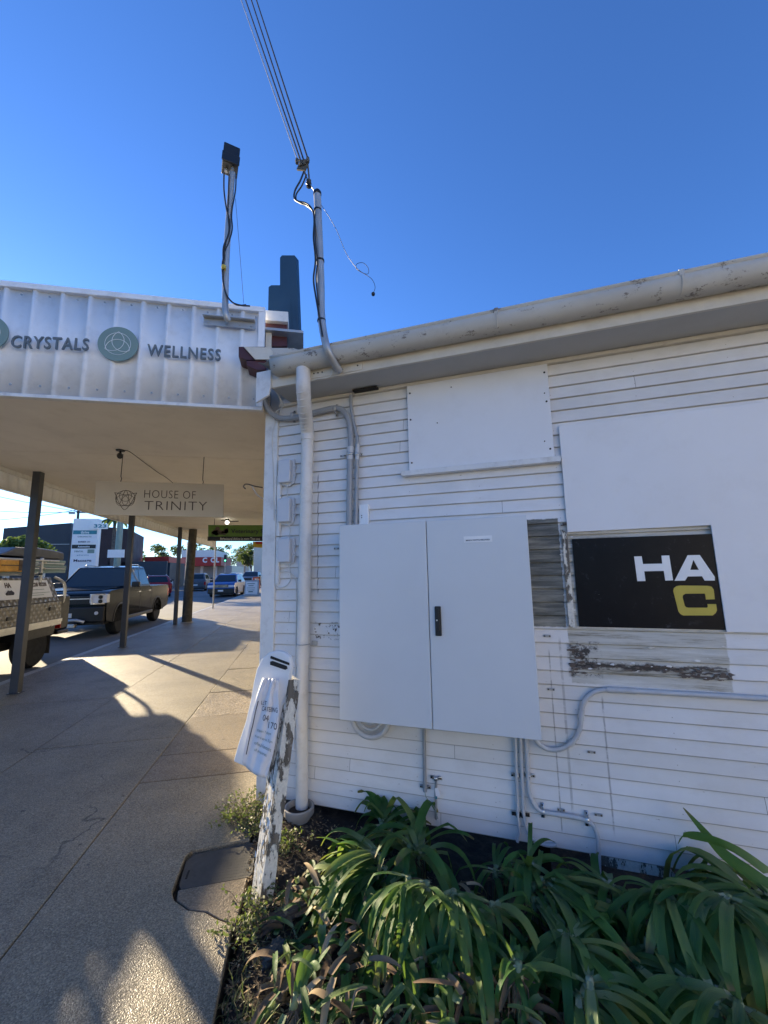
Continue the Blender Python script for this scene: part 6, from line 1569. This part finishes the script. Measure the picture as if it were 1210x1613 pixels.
# weeds by the post and wall corner
def weed(label, c, n, h, seed, name='weed'):
    rr = random.Random(seed); T = thing(name, label, 'weed', c); st = MB(); st.recalc = False; lf = MB(); lf.recalc = False
    for i in range(n):
        a = rr.uniform(0, 6.28); d = Vector((math.cos(a), math.sin(a), rr.uniform(.5, 1.6))).normalized(); p = Vector(c)+Vector((rr.gauss(0, .035), rr.gauss(0, .035), 0)); pts = [p]
        for j in range(4): d = (d+Vector((rr.gauss(0, .25), rr.gauss(0, .25), -.12))).normalized(); pts.append(pts[-1]+d*h/4)
        st.tube(pts, .0013, 4, caps=False)
        for j in range(10):
            q = pts[rr.randint(1, 4)]+Vector((rr.gauss(0, .008), rr.gauss(0, .008), rr.gauss(0, .008))); b = Vector((rr.gauss(0, 1), rr.gauss(0, 1), rr.gauss(0, .6))).normalized(); e_ = b.orthogonal().normalized(); s_ = rr.uniform(.006, .014)
            lf.add([q, q+b*s_+e_*s_*.45, q+b*s_*2, q+b*s_-e_*s_*.45], [(0, 1, 2, 3)])
    st.build('stems', M['root'], T); lf.build('leaves', M['weed'], T, smooth=False)
weed('scruffy dry weed growing at the wall corner left of the leaning post', gz(380, 1288), 60, .15, 31)
weed('small weed between the pit lid and the leaning post', gz(395, 1305), 34, .11, 32)
weed('weed tuft at the foot of the leaning post', gz(402, 1432), 26, .08, 33)
weed('low weed right of the leaning post, under the drain pot', gz(450, 1330), 30, .09, 34)
weed('tiny green weed on the footpath edge below the leaning post', gz(385, 1470), 26, .06, 35)
# grass and litter
rr = random.Random(77); gb = MB(); gb.recalc = False
for i in range(1500):
    px, py = rr.uniform(345, 600), rr.uniform(1440, 1680)
    p = gz(px, py); 
    if p.x < -.27: continue
    p.z = soilz(p.x, p.y)
    if mn.noise(Vector((p.x*5, p.y*5, 0))) < -.05: continue
    a = rr.uniform(0, 6.28); d = Vector((math.cos(a)*.8, math.sin(a)*.8, rr.uniform(.2, 1))).normalized(); L_ = rr.uniform(.03, .10)
    pts = [p, p+d*L_*.5, p+d*L_+Vector((0, 0, -L_*.35))]; gb.ribbon(pts, Vector((-d.y, d.x, 0.01)), [.0017, .0015, .0004], .1)
o = gb.build('grass', M['weed']); tag(o, 'thin straggly grass in the soil at the bottom left of the garden bed', 'grass', kind='stuff')
lt = MB(); lt.recalc = False
for i in range(13000):
    x = -.27+2.9*rr.random()**1.4; y = rr.uniform(.6, 3.2); q = WALLI @ Vector((x, y, 0))
    if q.y > -.02: continue
    z = soilz(x, y)+rr.uniform(.002, .014); a = rr.uniform(0, 6.28); L_ = rr.uniform(.006, .04); w_ = rr.uniform(.0012, .006)
    d = Vector((math.cos(a), math.sin(a), rr.gauss(0, .25))).normalized(); e_ = Vector((-d.y, d.x, rr.gauss(0, .4))).normalized(); p = Vector((x, y, z))
    lt.add([p-d*L_*.5, p+e_*w_, p+d*L_*.5, p-e_*w_], [(0, 1, 2, 3)])
o = lt.build('leaf_litter', M['straw'], smooth=False); tag(o, 'dead leaf litter, bark chips and straw scattered over the soil', 'leaf litter', kind='stuff')
cu = MB(); cu.recalc = False; cp = MB(); cp.recalc = False
for i in range(760):
    px, py = rr.uniform(430, 1200), rr.uniform(1400, 1640)
    p = gz(px, py, -.03); p.z = soilz(p.x, p.y)+(rr.uniform(.01, .05) if rr.random() < .6 else rr.uniform(.05, .16))
    if (WALLI @ p).y > -.1: continue
    a = rr.uniform(0, 6.28); pts, wd_ = leaf_pts(p, a, R(rr.uniform(-10, 30)), rr.uniform(.05, .20), rr.uniform(1, 4), rr, 6)
    w_ = rr.uniform(.006, .016); (cu if rr.random() < .62 else cp).ribbon(pts, wd_, [w_*q for q in (.8, 1, 1, .95, .8, .6, .25)], rr.uniform(.2, .8))
o = cu.build('cut_leaves', M['leaf'], sharp=180); tag(o, 'torn green strap leaves lying loose over the soil between the plants', 'cut leaves', kind='stuff')
o = cp.build('dead_leaves', M['straw'], sharp=180); tag(o, 'withered tan strap leaves lying loose over the soil between the plants', 'dead leaves', kind='stuff')
# debris
def chunk(name, label, cat, q, dims, m, rot=0, seed=1, tilt=0):
    c = gz(*q); c.z = soilz(c.x, c.y)+dims[2]*.45; bm = bmesh.new(); bmesh.ops.create_cube(bm, size=1); bmesh.ops.subdivide_edges(bm, edges=bm.edges, cuts=14, use_grid_fill=True)
    for v in bm.verts:
        p = Vector(v.co); s_ = p.normalized()*.62; p = p*.7+s_*.3; p += p*.4*mn.noise(p*2.2+Vector((seed, 0, 0)))+p*.25*mn.noise(p*6+Vector((seed, 3, 0)))+p*.12*mn.noise(p*16+Vector((seed, 3, 5))); v.co = Vector((p.x*dims[0], p.y*dims[1], p.z*dims[2]))
    bm.transform(Matrix.Rotation(rot, 4, 'Z') @ Matrix.Rotation(tilt, 4, 'X')); me = bpy.data.meshes.new(name); bm.to_mesh(me); bm.free(); me.materials.append(M[m])
    for p in me.polygons: p.use_smooth = True
    o = bpy.data.objects.new(name, me); COL.objects.link(o); o.location = c; return tag(o, label, cat)
chunk('concrete_lump', 'broken lump of pale concrete in the soil below the leaning post', 'rock', (432, 1485), (.10, .07, .035), 'lid', .4, 3)
chunk('concrete_lump', 'larger earthy rock in the bed beside the footpath edge', 'rock', (452, 1528), (.13, .08, .04), 'root', .9, 5)
chunk('timber_offcut', 'short rotting timber offcut lying from the foot of the leaning post', 'timber offcut', (455, 1425), (.26, .05, .04), 'bark', .45, 7)
chunk('corm', 'brown fibrous corm lying among the cut plants in the middle', 'corm', (550, 1475), (.05, .09, .04), 'root', .2, 9)
chunk('soil_clod', 'reddish brown clod of dug earth left of the sunlit plant', 'clod', (515, 1462), (.08, .08, .035), 'root', .7, 11)
chunk('masonry_footing', 'grey broken masonry block at the foot of the wall corner behind the leaning post', 'masonry', (445, 1263), (.14, .10, .10), 'lid', .5, 13)
for i, (q, rot, l_) in enumerate((((610, 1575), .5, 'cream stick lying in the lower middle of the bed'), ((460, 1440), 1.9, 'thin dry stalk beside the timber offcut'), ((1000, 1500), -.4, 'fallen pale stalk under the right hand plants'))):
    c = gz(*q); c.z = soilz(c.x, c.y)+.02; d = Vector((math.cos(rot), math.sin(rot), .05))*.07; o = MB().tube([c-d, c+Vector((0, 0, .004)), c+d], .004, 6).build('stick', M['stem'], origin=c); tag(o, l_, 'stick')
